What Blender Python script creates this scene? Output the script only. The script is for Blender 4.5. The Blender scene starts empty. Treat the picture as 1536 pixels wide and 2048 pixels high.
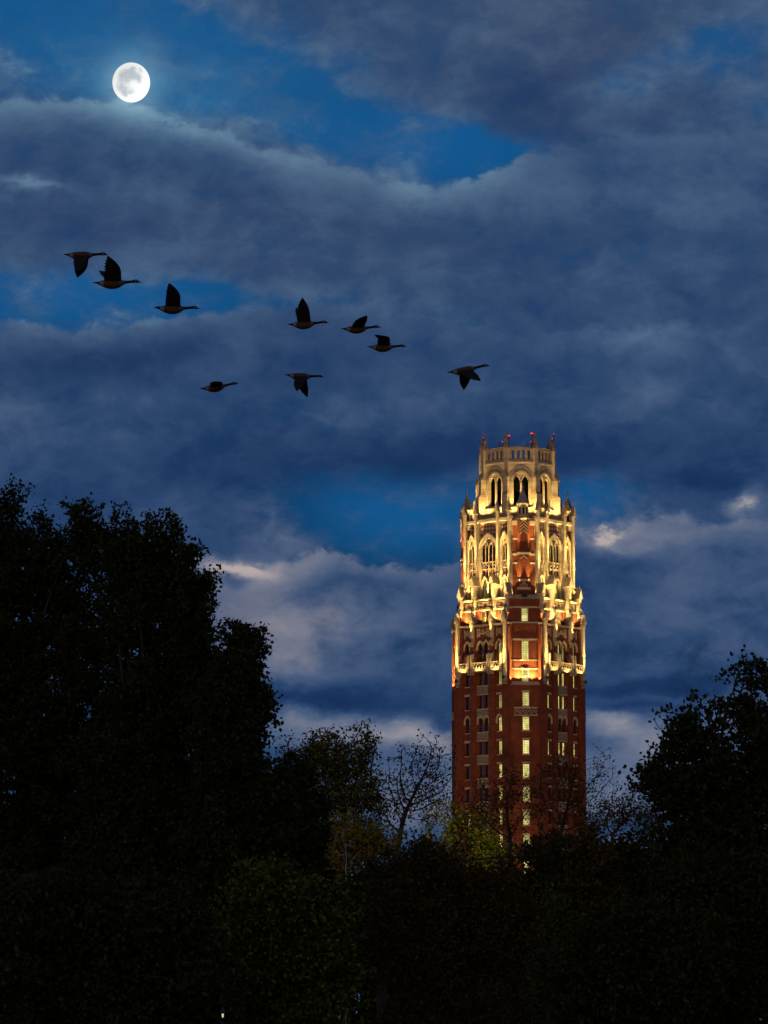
import bpy, bmesh, math, random
import numpy as np
from mathutils import Vector, Matrix
R = math.radians
random.seed(7); RNG = np.random.default_rng(7)
scene = bpy.context.scene
col = scene.collection

# ---------------------------------------------------------------- camera
F = 7200.0                      # focal length in photograph pixels (1536 x 2048)
PITCH = math.atan(1056.0/F)
CAMZ = 7.0
cd = bpy.data.cameras.new('camera'); cam = bpy.data.objects.new('camera', cd); col.objects.link(cam)
cd.sensor_fit = 'VERTICAL'; cd.sensor_height = 36.0; cd.lens = F/2048.0*36.0
cd.clip_start = 1.0; cd.clip_end = 30000.0
cam.location = (0, 0, CAMZ); cam.rotation_euler = (math.pi/2 + PITCH, 0, 0)
scene.camera = cam
SP, CP = math.sin(PITCH), math.cos(PITCH)
def W(px, py, Y):               # point at world depth Y seen at photograph pixel (px, py)
    a, b = (px-768.0)/F, (1024.0-py)/F
    t = Y/(CP - b*SP)
    return Vector((t*a, Y, CAMZ + t*(SP + b*CP)))
def ZH(py, Y): return W(768, py, Y).z
def AE(px, py):                 # azimuth / elevation of a direction
    v = W(px, py, 1.0) - Vector((0, 0, CAMZ)); v.normalize()
    return math.atan2(v.x, v.y), math.asin(v.z)

# ---------------------------------------------------------------- colour management
scene.view_settings.view_transform = 'Standard'; scene.view_settings.look = 'None'
scene.view_settings.exposure = 0.0; scene.view_settings.gamma = 1.0
scene.cycles.use_denoising = True
scene.cycles.max_bounces = 6; scene.cycles.diffuse_bounces = 3; scene.cycles.transparent_max_bounces = 8
scene.cycles.sample_clamp_indirect = 4.0
try: scene.cycles.use_light_tree = True
except Exception: pass

def lin(r, g, b):
    f = lambda c: (c/255.0)/12.92 if c <= 10.3 else (((c/255.0)+.055)/1.055)**2.4
    return (f(r), f(g), f(b), 1.0)

class NT:                       # small helper round a node tree
    def __init__(s, tree): s.t = tree; s.n = tree.nodes; s.l = tree.links
    def node(s, typ, **kw):
        n = s.n.new(typ)
        for k, v in kw.items(): setattr(n, k, v)
        return n
    def put(s, sock, v):
        if isinstance(v, bpy.types.NodeSocket): s.l.new(v, sock)
        elif v is not None: sock.default_value = v
    def math(s, op, a, b=None, c=None, clamp=False):
        n = s.n.new('ShaderNodeMath'); n.operation = op; n.use_clamp = clamp
        for i, v in enumerate((a, b, c)):
            if v is not None: s.put(n.inputs[i], v)
        return n.outputs[0]
    def vmath(s, op, a, b=None, scale=None):
        n = s.n.new('ShaderNodeVectorMath'); n.operation = op
        s.put(n.inputs[0], a)
        if b is not None: s.put(n.inputs[1], b)
        if scale is not None: s.put(n.inputs['Scale'], scale)
        return n.outputs['Value'] if op in ('DOT_PRODUCT', 'LENGTH', 'DISTANCE') else n.outputs[0]
    def noise(s, vec, scale, detail=5.0, rough=.55, dist=0.0):
        n = s.n.new('ShaderNodeTexNoise'); n.noise_dimensions = '3D'
        s.put(n.inputs['Vector'], vec); n.inputs['Scale'].default_value = scale
        n.inputs['Detail'].default_value = detail; n.inputs['Roughness'].default_value = rough
        n.inputs['Distortion'].default_value = dist
        return n
    def mix(s, fac, a, b, mode='MIX'):
        n = s.n.new('ShaderNodeMix'); n.data_type = 'RGBA'; n.blend_type = mode
        s.put(n.inputs[0], fac); s.put(n.inputs[6], a); s.put(n.inputs[7], b)
        return n.outputs[2]
    def ramp(s, fac, stops, interp='LINEAR'):
        n = s.n.new('ShaderNodeValToRGB'); cr = n.color_ramp; cr.interpolation = interp
        while len(cr.elements) < len(stops): cr.elements.new(.5)
        for e, (p, c) in zip(cr.elements, stops): e.position = p; e.color = c
        s.put(n.inputs[0], fac); return n.outputs[0]
    def sstep(s, v, lo, hi, a=0.0, b=1.0):
        n = s.n.new('ShaderNodeMapRange'); n.interpolation_type = 'SMOOTHSTEP'
        s.put(n.inputs[0], v); n.inputs[1].default_value = lo; n.inputs[2].default_value = hi
        n.inputs[3].default_value = a; n.inputs[4].default_value = b
        return n.outputs[0]

# ---------------------------------------------------------------- the dusk sky
MOON_PX = (262.5, 165.0)
moon_az, moon_el = AE(*MOON_PX)
def build_world():
    w = bpy.data.worlds.new('World'); scene.world = w; w.use_nodes = True
    k = NT(w.node_tree); w.node_tree.nodes.clear()
    out = k.node('ShaderNodeOutputWorld'); bg = k.node('ShaderNodeBackground')
    tc = k.node('ShaderNodeTexCoord'); d = tc.outputs['Generated']
    sky = k.node('ShaderNodeTexSky', sky_type='NISHITA', sun_disc=False)
    sky.sun_elevation = R(-2.0); sky.sun_rotation = R(200.0)      # the sun has set behind the camera
    sky.altitude = 100.0; sky.air_density = 1.0; sky.dust_density = .3; sky.ozone_density = 6.0
    sep = k.node('ShaderNodeSeparateXYZ'); k.l.new(d, sep.inputs[0])
    az = k.math('ARCTAN2', sep.outputs[0], sep.outputs[1])
    el = k.math('ARCSINE', k.math('MAXIMUM', k.math('MINIMUM', sep.outputs[2], 1.0), -1.0))
    # sky chart in units of 0.8 degree: U grows to the east, V downwards
    U = k.math('MULTIPLY_ADD', az, 72.0, 7.68); V = k.math('MULTIPLY_ADD', el, -72.0, 20.8)
    cmb = k.node('ShaderNodeCombineXYZ'); k.l.new(U, cmb.inputs[0]); k.l.new(V, cmb.inputs[1])
    P0 = cmb.outputs[0]
    stretch = k.vmath('MULTIPLY', P0, (0.62, 1.0, 1.0))
    w1 = k.noise(stretch, .55, 6.0, .58)
    w2 = k.noise(k.vmath('ADD', stretch, (31.0, 7.0, 3.0)), 1.7, 6.0, .66)
    off = k.vmath('ADD', k.vmath('SCALE', k.vmath('SUBTRACT', w1.outputs['Color'], (.5, .5, .5)), scale=1.9),
                  k.vmath('SCALE', k.vmath('SUBTRACT', w2.outputs['Color'], (.5, .5, .5)), scale=.75))
    P = k.vmath('ADD', P0, k.vmath('MULTIPLY', off, (1.0, .62, 0.0)))
    Pm = k.vmath('ADD', P0, k.vmath('SCALE', off, scale=.4))
    def chart(x, y):
        a, e = AE(x*100, y*100); return 7.68+72*a, 20.8-72*e
    def blobs(vec, lst, start=0.0):
        acc = start; sp_ = k.node('ShaderNodeSeparateXYZ'); k.l.new(vec, sp_.inputs[0])
        for (x, y, rx, ry, rot, amp) in lst:
            u, v = chart(x, y)
            mp = k.node('ShaderNodeMapping', vector_type='TEXTURE'); cc = k.node('ShaderNodeCombineXYZ')
            k.l.new(sp_.outputs[0], cc.inputs[0]); k.l.new(sp_.outputs[1], cc.inputs[1]); k.put(cc.inputs[2], acc); k.l.new(cc.outputs[0], mp.inputs[0])   # z carries the sum: keeps the chain in order
            mp.inputs['Location'].default_value = (u, v, 0); mp.inputs['Rotation'].default_value = (0, 0, R(rot))
            mp.inputs['Scale'].default_value = (rx, ry, 1e9)
            dd = k.vmath('DOT_PRODUCT', mp.outputs[0], mp.outputs[0])
            g = k.math('EXPONENT', k.math('MULTIPLY', dd, -1.0))
            acc = k.math('MULTIPLY_ADD', g, amp, acc)
        return acc
    fine = k.noise(k.vmath('ADD', k.vmath('MULTIPLY', P0, (.8, 1.1, 1.0)), (13.3, 2.1, 6.0)), 2.2, 7.0, .62, .4)
    nf = k.math('SUBTRACT', fine.outputs[0], .5)
    spP = k.node('ShaderNodeSeparateXYZ'); k.l.new(P0, spP.inputs[0])
    spO = k.node('ShaderNodeSeparateXYZ'); k.l.new(off, spO.inputs[0])
    vv = k.math('MULTIPLY_ADD', spO.outputs[1], .34, V); vv = k.math('MULTIPLY_ADD', nf, .55, vv)
    uu = k.math('MULTIPLY_ADD', spO.outputs[0], .4, U)
    def bank(pts):                          # depth below the crisp upper edge of a cloud bank
        fc = k.node('ShaderNodeFloatCurve'); cv = fc.mapping.curves[0]
        P_ = [(max(0, min(1, (chart(x, y)[0]+2)/20)), chart(x, y)[1]/24) for x, y in pts]
        cv.points[0].location = P_[0]; cv.points[1].location = P_[-1]
        for q in P_[1:-1]: cv.points.new(*q)
        for q in cv.points: q.handle_type = 'AUTO_CLAMPED'
        fc.mapping.update(); k.put(fc.inputs[1], k.math('MULTIPLY_ADD', uu, 1/20, .1, clamp=True))
        return k.math('MULTIPLY_ADD', fc.outputs[0], -24.0, vv)
    s1 = bank([(-2, 2.1), (0, 2.06), (1, 1.98), (2, 1.98), (2.7, 2.12), (3.3, 2.36), (4.2, 2.62), (5, 2.95), (6, 3.18), (7, 3.34), (8, 3.66), (9, 3.56), (9.7, 3.44), (10.4, 3.2), (11.1, 3.0), (12, 2.85), (14, 2.7), (18, 2.3)])
    s2 = bank([(-2, 6.35), (0, 6.42), (.8, 6.42), (1.4, 6.6), (2.4, 6.6), (3.2, 6.44), (3.9, 6.5), (4.6, 6.22), (5.4, 6.1), (7, 6.3), (9, 6.5), (11, 6.6), (12.5, 6.62), (14, 6.5), (18, 6.4)])
    s3 = bank([(-2, 11.0), (3, 11.1), (4.2, 11.2), (5.2, 11.32), (6, 11.2), (6.8, 11.12), (7.3, 11.38), (8.2, 11.36), (9.2, 11.25), (10.4, 11.0), (11.7, 10.72), (12.3, 10.62), (12.9, 10.3), (13.6, 10.28), (14.4, 10.5), (15.2, 10.42), (18, 10.3)])
    e1 = k.sstep(s1, -.16, .16); e2 = k.sstep(s2, -.16, .2); e3 = k.sstep(s3, -.14, .18)
    def rim(e, s_, w): return k.math('MULTIPLY', e, k.math('EXPONENT', k.math('MULTIPLY', k.math('MAXIMUM', s_, 0.0), -1.0/w)))
    r1 = k.math('MULTIPLY', rim(e1, s1, .45), blobs(Pm, [(1.0, 2.2, 3.2, .9, 0, .42), (5.0, 3.0, 2.6, .8, 12, .34), (9.6, 3.5, 1.9, .7, 0, .30), (13.5, 3.2, 2.5, .9, 0, .12)]))
    r2 = k.math('MULTIPLY', rim(e2, s2, .3), blobs(Pm, [(2.0, 6.5, 3.5, .7, 0, .14), (12.7, 6.7, 1.6, .6, 0, .22), (8, 6.4, 2, .6, 0, .05)]))
    r3 = k.math('MULTIPLY', rim(e3, s3, .35), blobs(Pm, [(5.6, 11.3, 2.2, .7, 0, .42), (8.5, 11.4, 1.5, .6, 0, .2), (13.0, 10.5, 1.8, .6, 0, .36), (12.1, 10.7, .4, .3, 0, .18), (15.2, 10.4, 1.0, .6, 0, .2)]))
    rims = k.math('ADD', r1, k.math('ADD', r2, r3))
    gap_hi = [(1.2, .3, 3.0, 1.5, 4, 1.1), (3.6, 1.3, 1.6, .9, 10, .7), (5.9, 1.9, 1.6, .85, 20, .85), (8.4, 2.85, 2.1, .62, 12, 1.1), (9.8, 3.1, 1.0, .36, 0, .6),
              (12.4, 1.65, .9, .4, -25, .45), (14.6, .9, 1.5, .6, -12, .5), (15.3, 2.0, .9, .6, 0, .25)]
    gap_mid = [(1.0, 6.02, 2.9, .46, 0, 1.2), (3.8, 6.15, 1.5, .36, -3, .8), (6.6, 6.1, 1.6, .4, 0, .2), (9.1, 6.5, .8, .3, 0, .2)]
    gap_low = [(7.9, 10.75, 1.9, .85, 4, 1.1), (8.9, 9.9, .9, .5, 0, .6), (6.3, 10.2, 1.2, .5, 0, .4), (12.0, 10.15, .85, .6, -25, .95), (11.3, 9.85, .8, .3, 0, .5)]
    gap_any = [(5.3, 4.9, 1.6, .3, 5, .12), (9.0, 14.75, .35, .3, -30, .35), (5.8, 13.2, .7, .25, 0, .2), (14.8, 14.0, 1.2, .3, 0, .25), (7.6, 16.6, 1.8, .6, 0, .6), (12.4, 16.6, 1.2, .6, 0, .5), (13.8, 13.0, 1.2, .3, 0, .3),
               (6.5, 8.4, 2.0, .25, 0, .16), (13.0, 5.2, 1.8, .3, 0, .15), (2.0, 8.6, 1.6, .2, 0, .12)]
    brights = [(3.2, 2.3, 1.2, .4, 18, .08), (6.6, 2.5, .9, .3, -8, .2),
               (4.6, 1.0, .7, .4, -30, .12), (.5, 3.62, .75, .13, 6, .32), (8.4, 3.75, 2.2, .45, 4, .16), (13.6, 3.9, 1.8, .7, 0, .08),
               (4.6, 11.45, .9, .24, 8, .42), (5.2, 12.3, 1.9, .7, 4, .25), (5.0, 13.2, 1.7, .55, 0, .15), (6.3, 12.4, 1.2, .3, -6, .12),
               (7.0, 12.6, 1.8, .8, 0, .12), (8.4, 14.6, 1.1, .42, 0, .46), (6.3, 14.6, 1.4, .34, 0, .32), (12.25, 14.65, .65, .35, 10, .38), (13.5, 14.9, 1.0, .55, 0, .25),
               (12.15, 10.72, .24, .09, -22, .42), (12.4, 10.9, .5, .12, 0, .2), (15.1, 10.0, .34, .14, -28, .42), (14.8, 10.2, .5, .2, 0, .15), (13.2, 10.6, 1.5, .35, 2, .2), (14.0, 12.0, 2.0, .8, 0, .08), (14.8, 14.3, 1.0, .3, -8, .15),
               (12.9, 6.75, .9, .2, -8, .12), (12.5, 8.15, .8, .25, -20, .13), (13.6, 7.8, .9, .3, 0, .06), (8.8, 15.9, 3.0, .9, 0, .2), (12.9, 15.9, 1.3, .8, 0, .2), (.4, 8.2, 1.0, .2, 0, .1),
               (3.5, 5.2, 1.3, .25, 0, .08), (10.2, .6, 2.2, .8, -10, .1)]
    darks = [(4.5, 8.0, 5.0, 1.0, 0, -.05), (12.5, 8.8, 3.0, .4, 0, -.1), (2.5, 4.6, 2.6, .5, 4, -.06), (11.0, 2.0, 2.0, .9, 18, -.1), (3.0, 3.2, 2.4, .6, 8, -.08), (2.4, 7.1, 3.2, .5, 0, -.14), (9.6, 9.2, 4.0, .45, 0, -.2), (14.2, 9.55, 1.6, .3, 0, -.22),
             (4.6, 11.62, .42, .14, 4, -.42), (6.9, 11.75, 1.2, .2, 0, -.12), (6.7, 13.95, 2.2, .25, 3, -.3), (13.1, 13.75, 1.6, .22, -2, -.3), (13.0, 14.2, 1.1, .16, 0, -.28),
             (8.75, 14.4, .4, .2, -25, -.3), (13.4, 5.6, 2.5, .8, 0, -.06), (5.0, 9.6, 3.0, .8, 0, -.1), (13.4, 12.9, 1.6, .5, 0, -.1)]
    fb = k.noise(k.vmath('ADD', k.vmath('MULTIPLY', P0, (.7, 1.15, 1.0)), (5.3, 1.1, 9.0)), .85, 7.0, .56, .3)
    n1 = k.math('SUBTRACT', fb.outputs[0], .5); n2 = nf
    inv = lambda e: k.math('SUBTRACT', 1.0, e)
    gp = blobs(P, gap_any)
    gp = k.math('MULTIPLY_ADD', blobs(P, gap_hi), inv(e1), gp)
    gp = k.math('MULTIPLY_ADD', blobs(P, gap_mid), inv(e2), gp)
    gp = k.math('MULTIPLY_ADD', blobs(P, gap_low), inv(e3), gp)
    gp = k.math('MINIMUM', k.math('MULTIPLY', gp, 1.15), .93)
    cov = k.math('SUBTRACT', 1.0, gp)
    cov = k.math('MULTIPLY_ADD', n1, 1.15, cov); cov = k.math('MULTIPLY_ADD', n2, 1.0, cov)
    cov = k.sstep(cov, -.05, 1.0)
    # thin veils drawn across the openings
    vn = k.noise(k.vmath('ADD', k.vmath('MULTIPLY', P, (.55, 1.0, 1.0)), (2.7, 17.0, 4.0)), 1.1, 6.0, .58, .15)
    veil = k.math('MULTIPLY', k.sstep(vn.outputs[0], .42, .80), k.math('MULTIPLY', gp, .9))
    cov = k.math('MAXIMUM', cov, veil)
    cov = k.math('MULTIPLY_ADD', cov, .95, .05)
    L = k.math('ADD', blobs(P, brights + darks, .365), rims)
    L = k.math('MULTIPLY_ADD', n1, .50, L); L = k.math('MULTIPLY_ADD', n2, .24, L)
    # thin cloud over a gap is lit through and paler than the banks
    thinness = k.math('MULTIPLY', gp, cov); L = k.math('MULTIPLY_ADD', thinness, .34, L)
    low = k.ramp(L, [(0.0, lin(18, 42, 80)), (.2, lin(28, 55, 96)), (.36, lin(45, 71, 110)), (.55, lin(76, 94, 126)), (.78, lin(118, 124, 142)), (1.0, lin(176, 166, 165))])
    high = k.ramp(L, [(0.0, lin(22, 44, 82)), (.2, lin(34, 58, 98)), (.36, lin(51, 75, 111)), (.55, lin(72, 98, 130)), (.78, lin(98, 130, 156)), (1.0, lin(145, 170, 185))])
    cloud = k.mix(k.sstep(V, 6.0, 10.0), high, low)
    # warmer, greyer cloud high up and at the upper right
    up = blobs(Pm, [(11.4, .6, 2.6, 1.3, 10, .8), (6.0, 4.6, 5.0, 1.2, 0, .25), (5.0, 12.4, 2.0, 1.0, 0, .35)])
    cloud = k.mix(k.math('MULTIPLY', up, .42, clamp=True), cloud, k.mix(1.0, cloud, (1.55, .92, .72, 1), 'MULTIPLY'))
    # clear sky: the twilight sky itself, deep blue at this exposure
    sb = k.node('ShaderNodeSeparateColor'); k.l.new(sky.outputs[0], sb.inputs[0])
    blue = k.mix(1.0, k.math('MAXIMUM', sb.outputs[2], .02), SKYTINT, 'MULTIPLY')
    lift = blobs(Pm, [(1.6, 5.9, 3.5, .9, 0, .45), (8.2, 10.6, 2.4, 1.1, 0, 2.1), (12.0, 10.1, 1.4, .8, 0, 1.4), (8.6, 2.9, 2.0, .7, 0, .2), (9.0, 16.5, 6.0, 1.2, 0, 1.6)])
    blue = k.mix(1.0, blue, k.math('MULTIPLY_ADD', lift, 1.0, 1.0), 'MULTIPLY')
    c = k.mix(cov, blue, cloud)
    # the moon's aureole in thin cloud
    ma = (MOON_PX[0]/100, MOON_PX[1]/100)
    au1 = blobs(P0, [(ma[0], ma[1], .55, .55, 0, 1.0)]); au2 = blobs(Pm, [(ma[0]+.4, ma[1]+.35, 2.4, 1.2, 12, 1.0)])
    thin = k.math('MULTIPLY_ADD', cov, -.5, 1.0)
    c = k.mix(1.0, c, k.mix(1.0, AUR1, k.math('MULTIPLY', au1, 1.0), 'MULTIPLY'), 'ADD')
    c = k.mix(1.0, c, k.mix(1.0, AUR2, k.math('MULTIPLY', au2, k.math('MULTIPLY_ADD', n2, 2.2, thin)), 'MULTIPLY'), 'ADD')
    # afterglow of the set sun, low behind the camera
    gl = k.vmath('SUBTRACT', d, (-.30, -.94, .12)); gd = k.vmath('DOT_PRODUCT', k.vmath('MULTIPLY', gl, (1.0, 1.0, 2.4)), k.vmath('MULTIPLY', gl, (1.0, 1.0, 2.4)))
    c = k.mix(1.0, c, k.mix(1.0, GLOW, k.math('EXPONENT', k.math('MULTIPLY', gd, -2.2)), 'MULTIPLY'), 'ADD')
    k.l.new(c, bg.inputs[0]); bg.inputs[1].default_value = 1.0
    k.l.new(bg.outputs[0], out.inputs[0])
SKYTINT = (.04, .70, 2.05, 1); AUR1 = (.11, .18, .165, 1); GLOW = (.62, .33, .13, 1); AUR2 = (.022, .06, .075, 1)
build_world()
scene.world.cycles.sampling_method = 'MANUAL'; scene.world.cycles.sample_map_resolution = 256
# moonlight, the only sun lamp
sd = bpy.data.lights.new('sun', 'SUN'); sd.energy = .02; sd.angle = R(.5); sd.color = (.8, .9, 1.0)
so = bpy.data.objects.new('sun', sd); col.objects.link(so)
mdir = Vector((math.sin(moon_az)*math.cos(moon_el), math.cos(moon_az)*math.cos(moon_el), math.sin(moon_el)))
so.rotation_euler = mdir.to_track_quat('Z', 'Y').to_euler(); so.location = (0, 0, 200)
# ================================================================ materials
def mat(name, base=(.5, .5, .5, 1), rough=.8, spec=.3):
    m = bpy.data.materials.new(name); m.use_nodes = True
    b = m.node_tree.nodes['Principled BSDF']
    b.inputs['Base Color'].default_value = base; b.inputs['Roughness'].default_value = rough
    b.inputs['Specular IOR Level'].default_value = spec
    return m, NT(m.node_tree), b
M = {}
def mk_brick():
    m, k, b = mat('brick', rough=.9)
    tc = k.node('ShaderNodeTexCoord'); o = tc.outputs['Object']
    sp = k.node('ShaderNodeSeparateXYZ'); k.l.new(o, sp.inputs[0])
    cb = k.node('ShaderNodeCombineXYZ'); k.l.new(k.math('ADD', sp.outputs[0], sp.outputs[1]), cb.inputs[0]); k.l.new(sp.outputs[2], cb.inputs[1])
    br = k.node('ShaderNodeTexBrick'); k.l.new(cb.outputs[0], br.inputs['Vector'])
    br.inputs['Scale'].default_value = 1.0; br.inputs['Brick Width'].default_value = .42; br.inputs['Row Height'].default_value = .14
    br.inputs['Mortar Size'].default_value = .012; br.inputs['Bias'].default_value = 0.0
    br.inputs['Color1'].default_value = (.120, .026, .010, 1); br.inputs['Color2'].default_value = (.185, .042, .015, 1); br.inputs['Mortar'].default_value = (.13, .045, .022, 1)
    n = k.noise(o, .9, 6, .65); n2 = k.noise(o, 7.0, 3, .6)
    c = k.mix(k.sstep(n.outputs[0], .38, .62, 0, .65), br.outputs['Color'], (.085, .016, .007, 1))
    c = k.mix(k.sstep(n2.outputs[0], .5, .75, 0, .4), c, (.27, .066, .019, 1))
    k.l.new(c, b.inputs['Base Color']); M['brick'] = m
def mk_stone(name, c1, c2, c3):
    m, k, b = mat(name, rough=.88)
    tc = k.node('ShaderNodeTexCoord'); o = tc.outputs['Object']
    n = k.noise(o, 1.1, 6, .65); n2 = k.noise(k.vmath('MULTIPLY', o, (2.2, 2.2, .5)), 2.0, 5, .6)
    c = k.mix(k.sstep(n.outputs[0], .3, .72), c1, c2)
    c = k.mix(k.sstep(n2.outputs[0], .52, .78, 0, .7), c, c3)
    # mortar joints between the blocks
    sp = k.node('ShaderNodeSeparateXYZ'); k.l.new(o, sp.inputs[0])
    fz = k.math('FRACT', k.math('MULTIPLY', sp.outputs[2], 1.25))
    j = k.math('LESS_THAN', fz, .075)
    blk = k.node('ShaderNodeTexWhiteNoise', noise_dimensions='1D'); k.l.new(k.math('FLOOR', k.math('MULTIPLY', sp.outputs[2], 1.25)), blk.inputs['W'])
    c = k.mix(k.math('MULTIPLY', blk.outputs[0], .5), c, c3)
    c = k.mix(k.math('MULTIPLY', j, .6), c, (.16, .13, .1, 1))
    k.l.new(c, b.inputs['Base Color'])
    bp = k.node('ShaderNodeBump'); bp.inputs['Strength'].default_value = .25; bp.inputs['Distance'].default_value = .05
    k.l.new(n2.outputs[0], bp.inputs['Height']); k.l.new(bp.outputs[0], b.inputs['Normal'])
    M[name] = m
mk_brick()
mk_stone('limestone', (.40, .315, .215, 1), (.50, .405, .285, 1), (.26, .195, .135, 1))
mk_stone('weathered_stone', (.26, .205, .155, 1), (.35, .28, .21, 1), (.16, .125, .095, 1))
def mk_diaper():
    m, k, b = mat('diaper', rough=.9)
    tc = k.node('ShaderNodeTexCoord'); o = tc.outputs['Object']
    sp = k.node('ShaderNodeSeparateXYZ'); k.l.new(o, sp.inputs[0])
    x = k.math('MULTIPLY', sp.outputs[0], 1/.56); z = k.math('MULTIPLY', sp.outputs[2], 1/.60)
    cb = k.node('ShaderNodeCombineXYZ'); k.l.new(k.math('ADD', x, z), cb.inputs[0]); k.l.new(k.math('SUBTRACT', x, z), cb.inputs[1]); cb.inputs[2].default_value = .5
    ch = k.node('ShaderNodeTexChecker'); ch.inputs['Scale'].default_value = 1.0; k.l.new(cb.outputs[0], ch.inputs['Vector'])
    n = k.noise(o, 3.0, 4, .6)
    st = k.mix(n.outputs[0], (.30, .25, .21, 1), (.44, .37, .30, 1)); bk = k.mix(n.outputs[0], (.12, .028, .02, 1), (.18, .045, .026, 1))
    k.l.new(k.mix(ch.outputs[1], bk, st), b.inputs['Base Color']); M['diaper'] = m
mk_diaper()
def mk_lit(name, col, strength, lo=.55):
    m, k, b = mat(name, (.02, .02, .02, 1), .15, .5)
    tc = k.node('ShaderNodeTexCoord'); o = tc.outputs['Object']; oi = k.node('ShaderNodeObjectInfo')
    sh = k.node('ShaderNodeCombineXYZ'); k.l.new(k.math('MULTIPLY', oi.outputs['Random'], 37.0), sh.inputs[0])
    v = k.vmath('ADD', o, sh.outputs[0])
    n = k.noise(k.vmath('MULTIPLY', v, (1, 1, .6)), 1.5, 4, .6)
    f = k.sstep(n.outputs[0], .3, .66, lo, 1.0)
    f = k.math('MULTIPLY', f, k.math('MULTIPLY_ADD', oi.outputs['Random'], .75, .5))
    sz = k.node('ShaderNodeSeparateXYZ'); k.l.new(o, sz.inputs[0])      # blinds drawn down to different heights
    r2 = k.math('FRACT', k.math('MULTIPLY', oi.outputs['Random'], 17.31))
    f = k.math('MULTIPLY', f, k.math('MULTIPLY_ADD', k.math('LESS_THAN', sz.outputs[2], k.math('MULTIPLY_ADD', r2, 2.6, .3)), .4, .6))
    k.l.new(k.mix(n.outputs[0], col[0], col[1]), b.inputs['Emission Color'])
    k.l.new(k.math('MULTIPLY', f, strength), b.inputs['Emission Strength']); M[name] = m
mk_lit('lit_window', ((.70, .66, .13, 1), (1.0, .86, .32, 1)), 1.15, .5)
mk_lit('dim_window', ((.30, .32, .05, 1), (.42, .36, .06, 1)), .42)
m_, k_, b_ = mat('dark_glass', (.22, .25, .31, 1), .08, .5); b_.inputs['Metallic'].default_value = 1.0; M['dark_glass'] = m_
M['lead'] = mat('window_lead', (.03, .03, .028, 1), .6)[0]
M['dark'] = mat('recess_shade', (.004, .004, .005, 1), .9, 0.0)[0]  # near-black colour standing for the shade inside openings and recesses
M['fixture'] = mat('lamp_housing', (.02, .02, .02, 1), .4, .4)[0]
M['slate'] = None
def mk_slate():
    m, k, b = mat('slate', rough=.75)
    o = k.node('ShaderNodeTexCoord').outputs['Object']; n = k.noise(o, 4.0, 5, .6)
    sp = k.node('ShaderNodeSeparateXYZ'); k.l.new(o, sp.inputs[0])
    r = k.math('LESS_THAN', k.math('FRACT', k.math('MULTIPLY', sp.outputs[2], 3.2)), .16)
    c = k.mix(n.outputs[0], (.16, .145, .14, 1), (.30, .265, .24, 1)); c = k.mix(k.math('MULTIPLY', r, .6), c, (.06, .055, .05, 1))
    k.l.new(c, b.inputs['Base Color']); M['slate'] = m
mk_slate()
def mk_emit(name, col, s):
    m, k, b = mat(name, (.02, .01, .01, 1)); b.inputs['Emission Color'].default_value = col; b.inputs['Emission Strength'].default_value = s; M[name] = m
mk_emit('red_lens', (1, .05, .08, 1), 1.0); mk_emit('lamp_lens', (1, .85, .6, 1), .8)

# ================================================================ mesh builder
class MB:
    def __init__(s): s.v = []; s.f = []; s.m = []
    def poly(s, pts, mi=0):
        i = len(s.v); s.v += [tuple(p) for p in pts]; s.f.append(tuple(range(i, i+len(pts)))); s.m.append(mi)
    def hull(s, A, B, mi=0, caps=True):       # loft between two loops of equal length (A first, outward by order)
        n = len(A); i = len(s.v); s.v += [tuple(p) for p in A] + [tuple(p) for p in B]
        for j in range(n):
            q = (j+1) % n; s.f.append((i+j, i+q, i+n+q, i+n+j)); s.m.append(mi)
        if caps:
            s.f.append(tuple(i+j for j in reversed(range(n)))); s.m.append(mi)
            s.f.append(tuple(i+n+j for j in range(n))); s.m.append(mi)
    # face-local boxes: u along the wall, w outwards (= -y), z up
    def box(s, u0, u1, w0, w1, z0, z1, mi=0):
        A = [(u0, -w0, z0), (u1, -w0, z0), (u1, -w1, z0), (u0, -w1, z0)]
        s.hull(A[::-1], [(x, y, z1) for x, y, _ in A[::-1]], mi)
    def slab(s, poly, w0, w1, mi=0):          # (u, z) outline extruded from w0 to w1
        A = [(u, -w0, z) for u, z in poly]; B = [(u, -w1, z) for u, z in poly]
        s.hull(A, B, mi)
    def band(s, inner, outer, w0, w1, mi=0):  # strip between two (u, z) lines with equal counts
        for j in range(len(inner)-1):
            s.slab([inner[j], inner[j+1], outer[j+1], outer[j]], w0, w1, mi)
    def wedge(s, u0, u1, w0, w1, z0, zi, zo, mi=0):   # slab with a sloping top: zi at w0, zo at w1
        A = [(u0, -w0, z0), (u0, -w1, z0), (u0, -w1, zo), (u0, -w0, zi)]
        s.hull([(u1, y, z) for _, y, z in A], A, mi)
    def prism(s, pts, z0, z1, mi=0):          # plan polygon (x, y), counter-clockwise, extruded up
        s.hull([(x, y, z0) for x, y in pts], [(x, y, z1) for x, y in pts], mi)
    def frust(s, p0, z0, p1, z1, mi=0): s.hull([(x, y, z0) for x, y in p0], [(x, y, z1) for x, y in p1], mi)
    def mesh(s, name, mats):
        me = bpy.data.meshes.new(name); me.from_pydata(s.v, [], s.f)
        for m in mats: me.materials.append(m)
        if len(mats) > 1: me.polygons.foreach_set('material_index', s.m)
        bm = bmesh.new(); bm.from_mesh(me); bmesh.ops.recalc_face_normals(bm, faces=bm.faces); bm.to_mesh(me); bm.free()
        me.update(); return me
def link(name, data, parent=None, mx=None):
    o = bpy.data.objects.new(name, data); col.objects.link(o)
    if parent: o.parent = parent
    if mx is not None: o.matrix_local = mx
    return o
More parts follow.
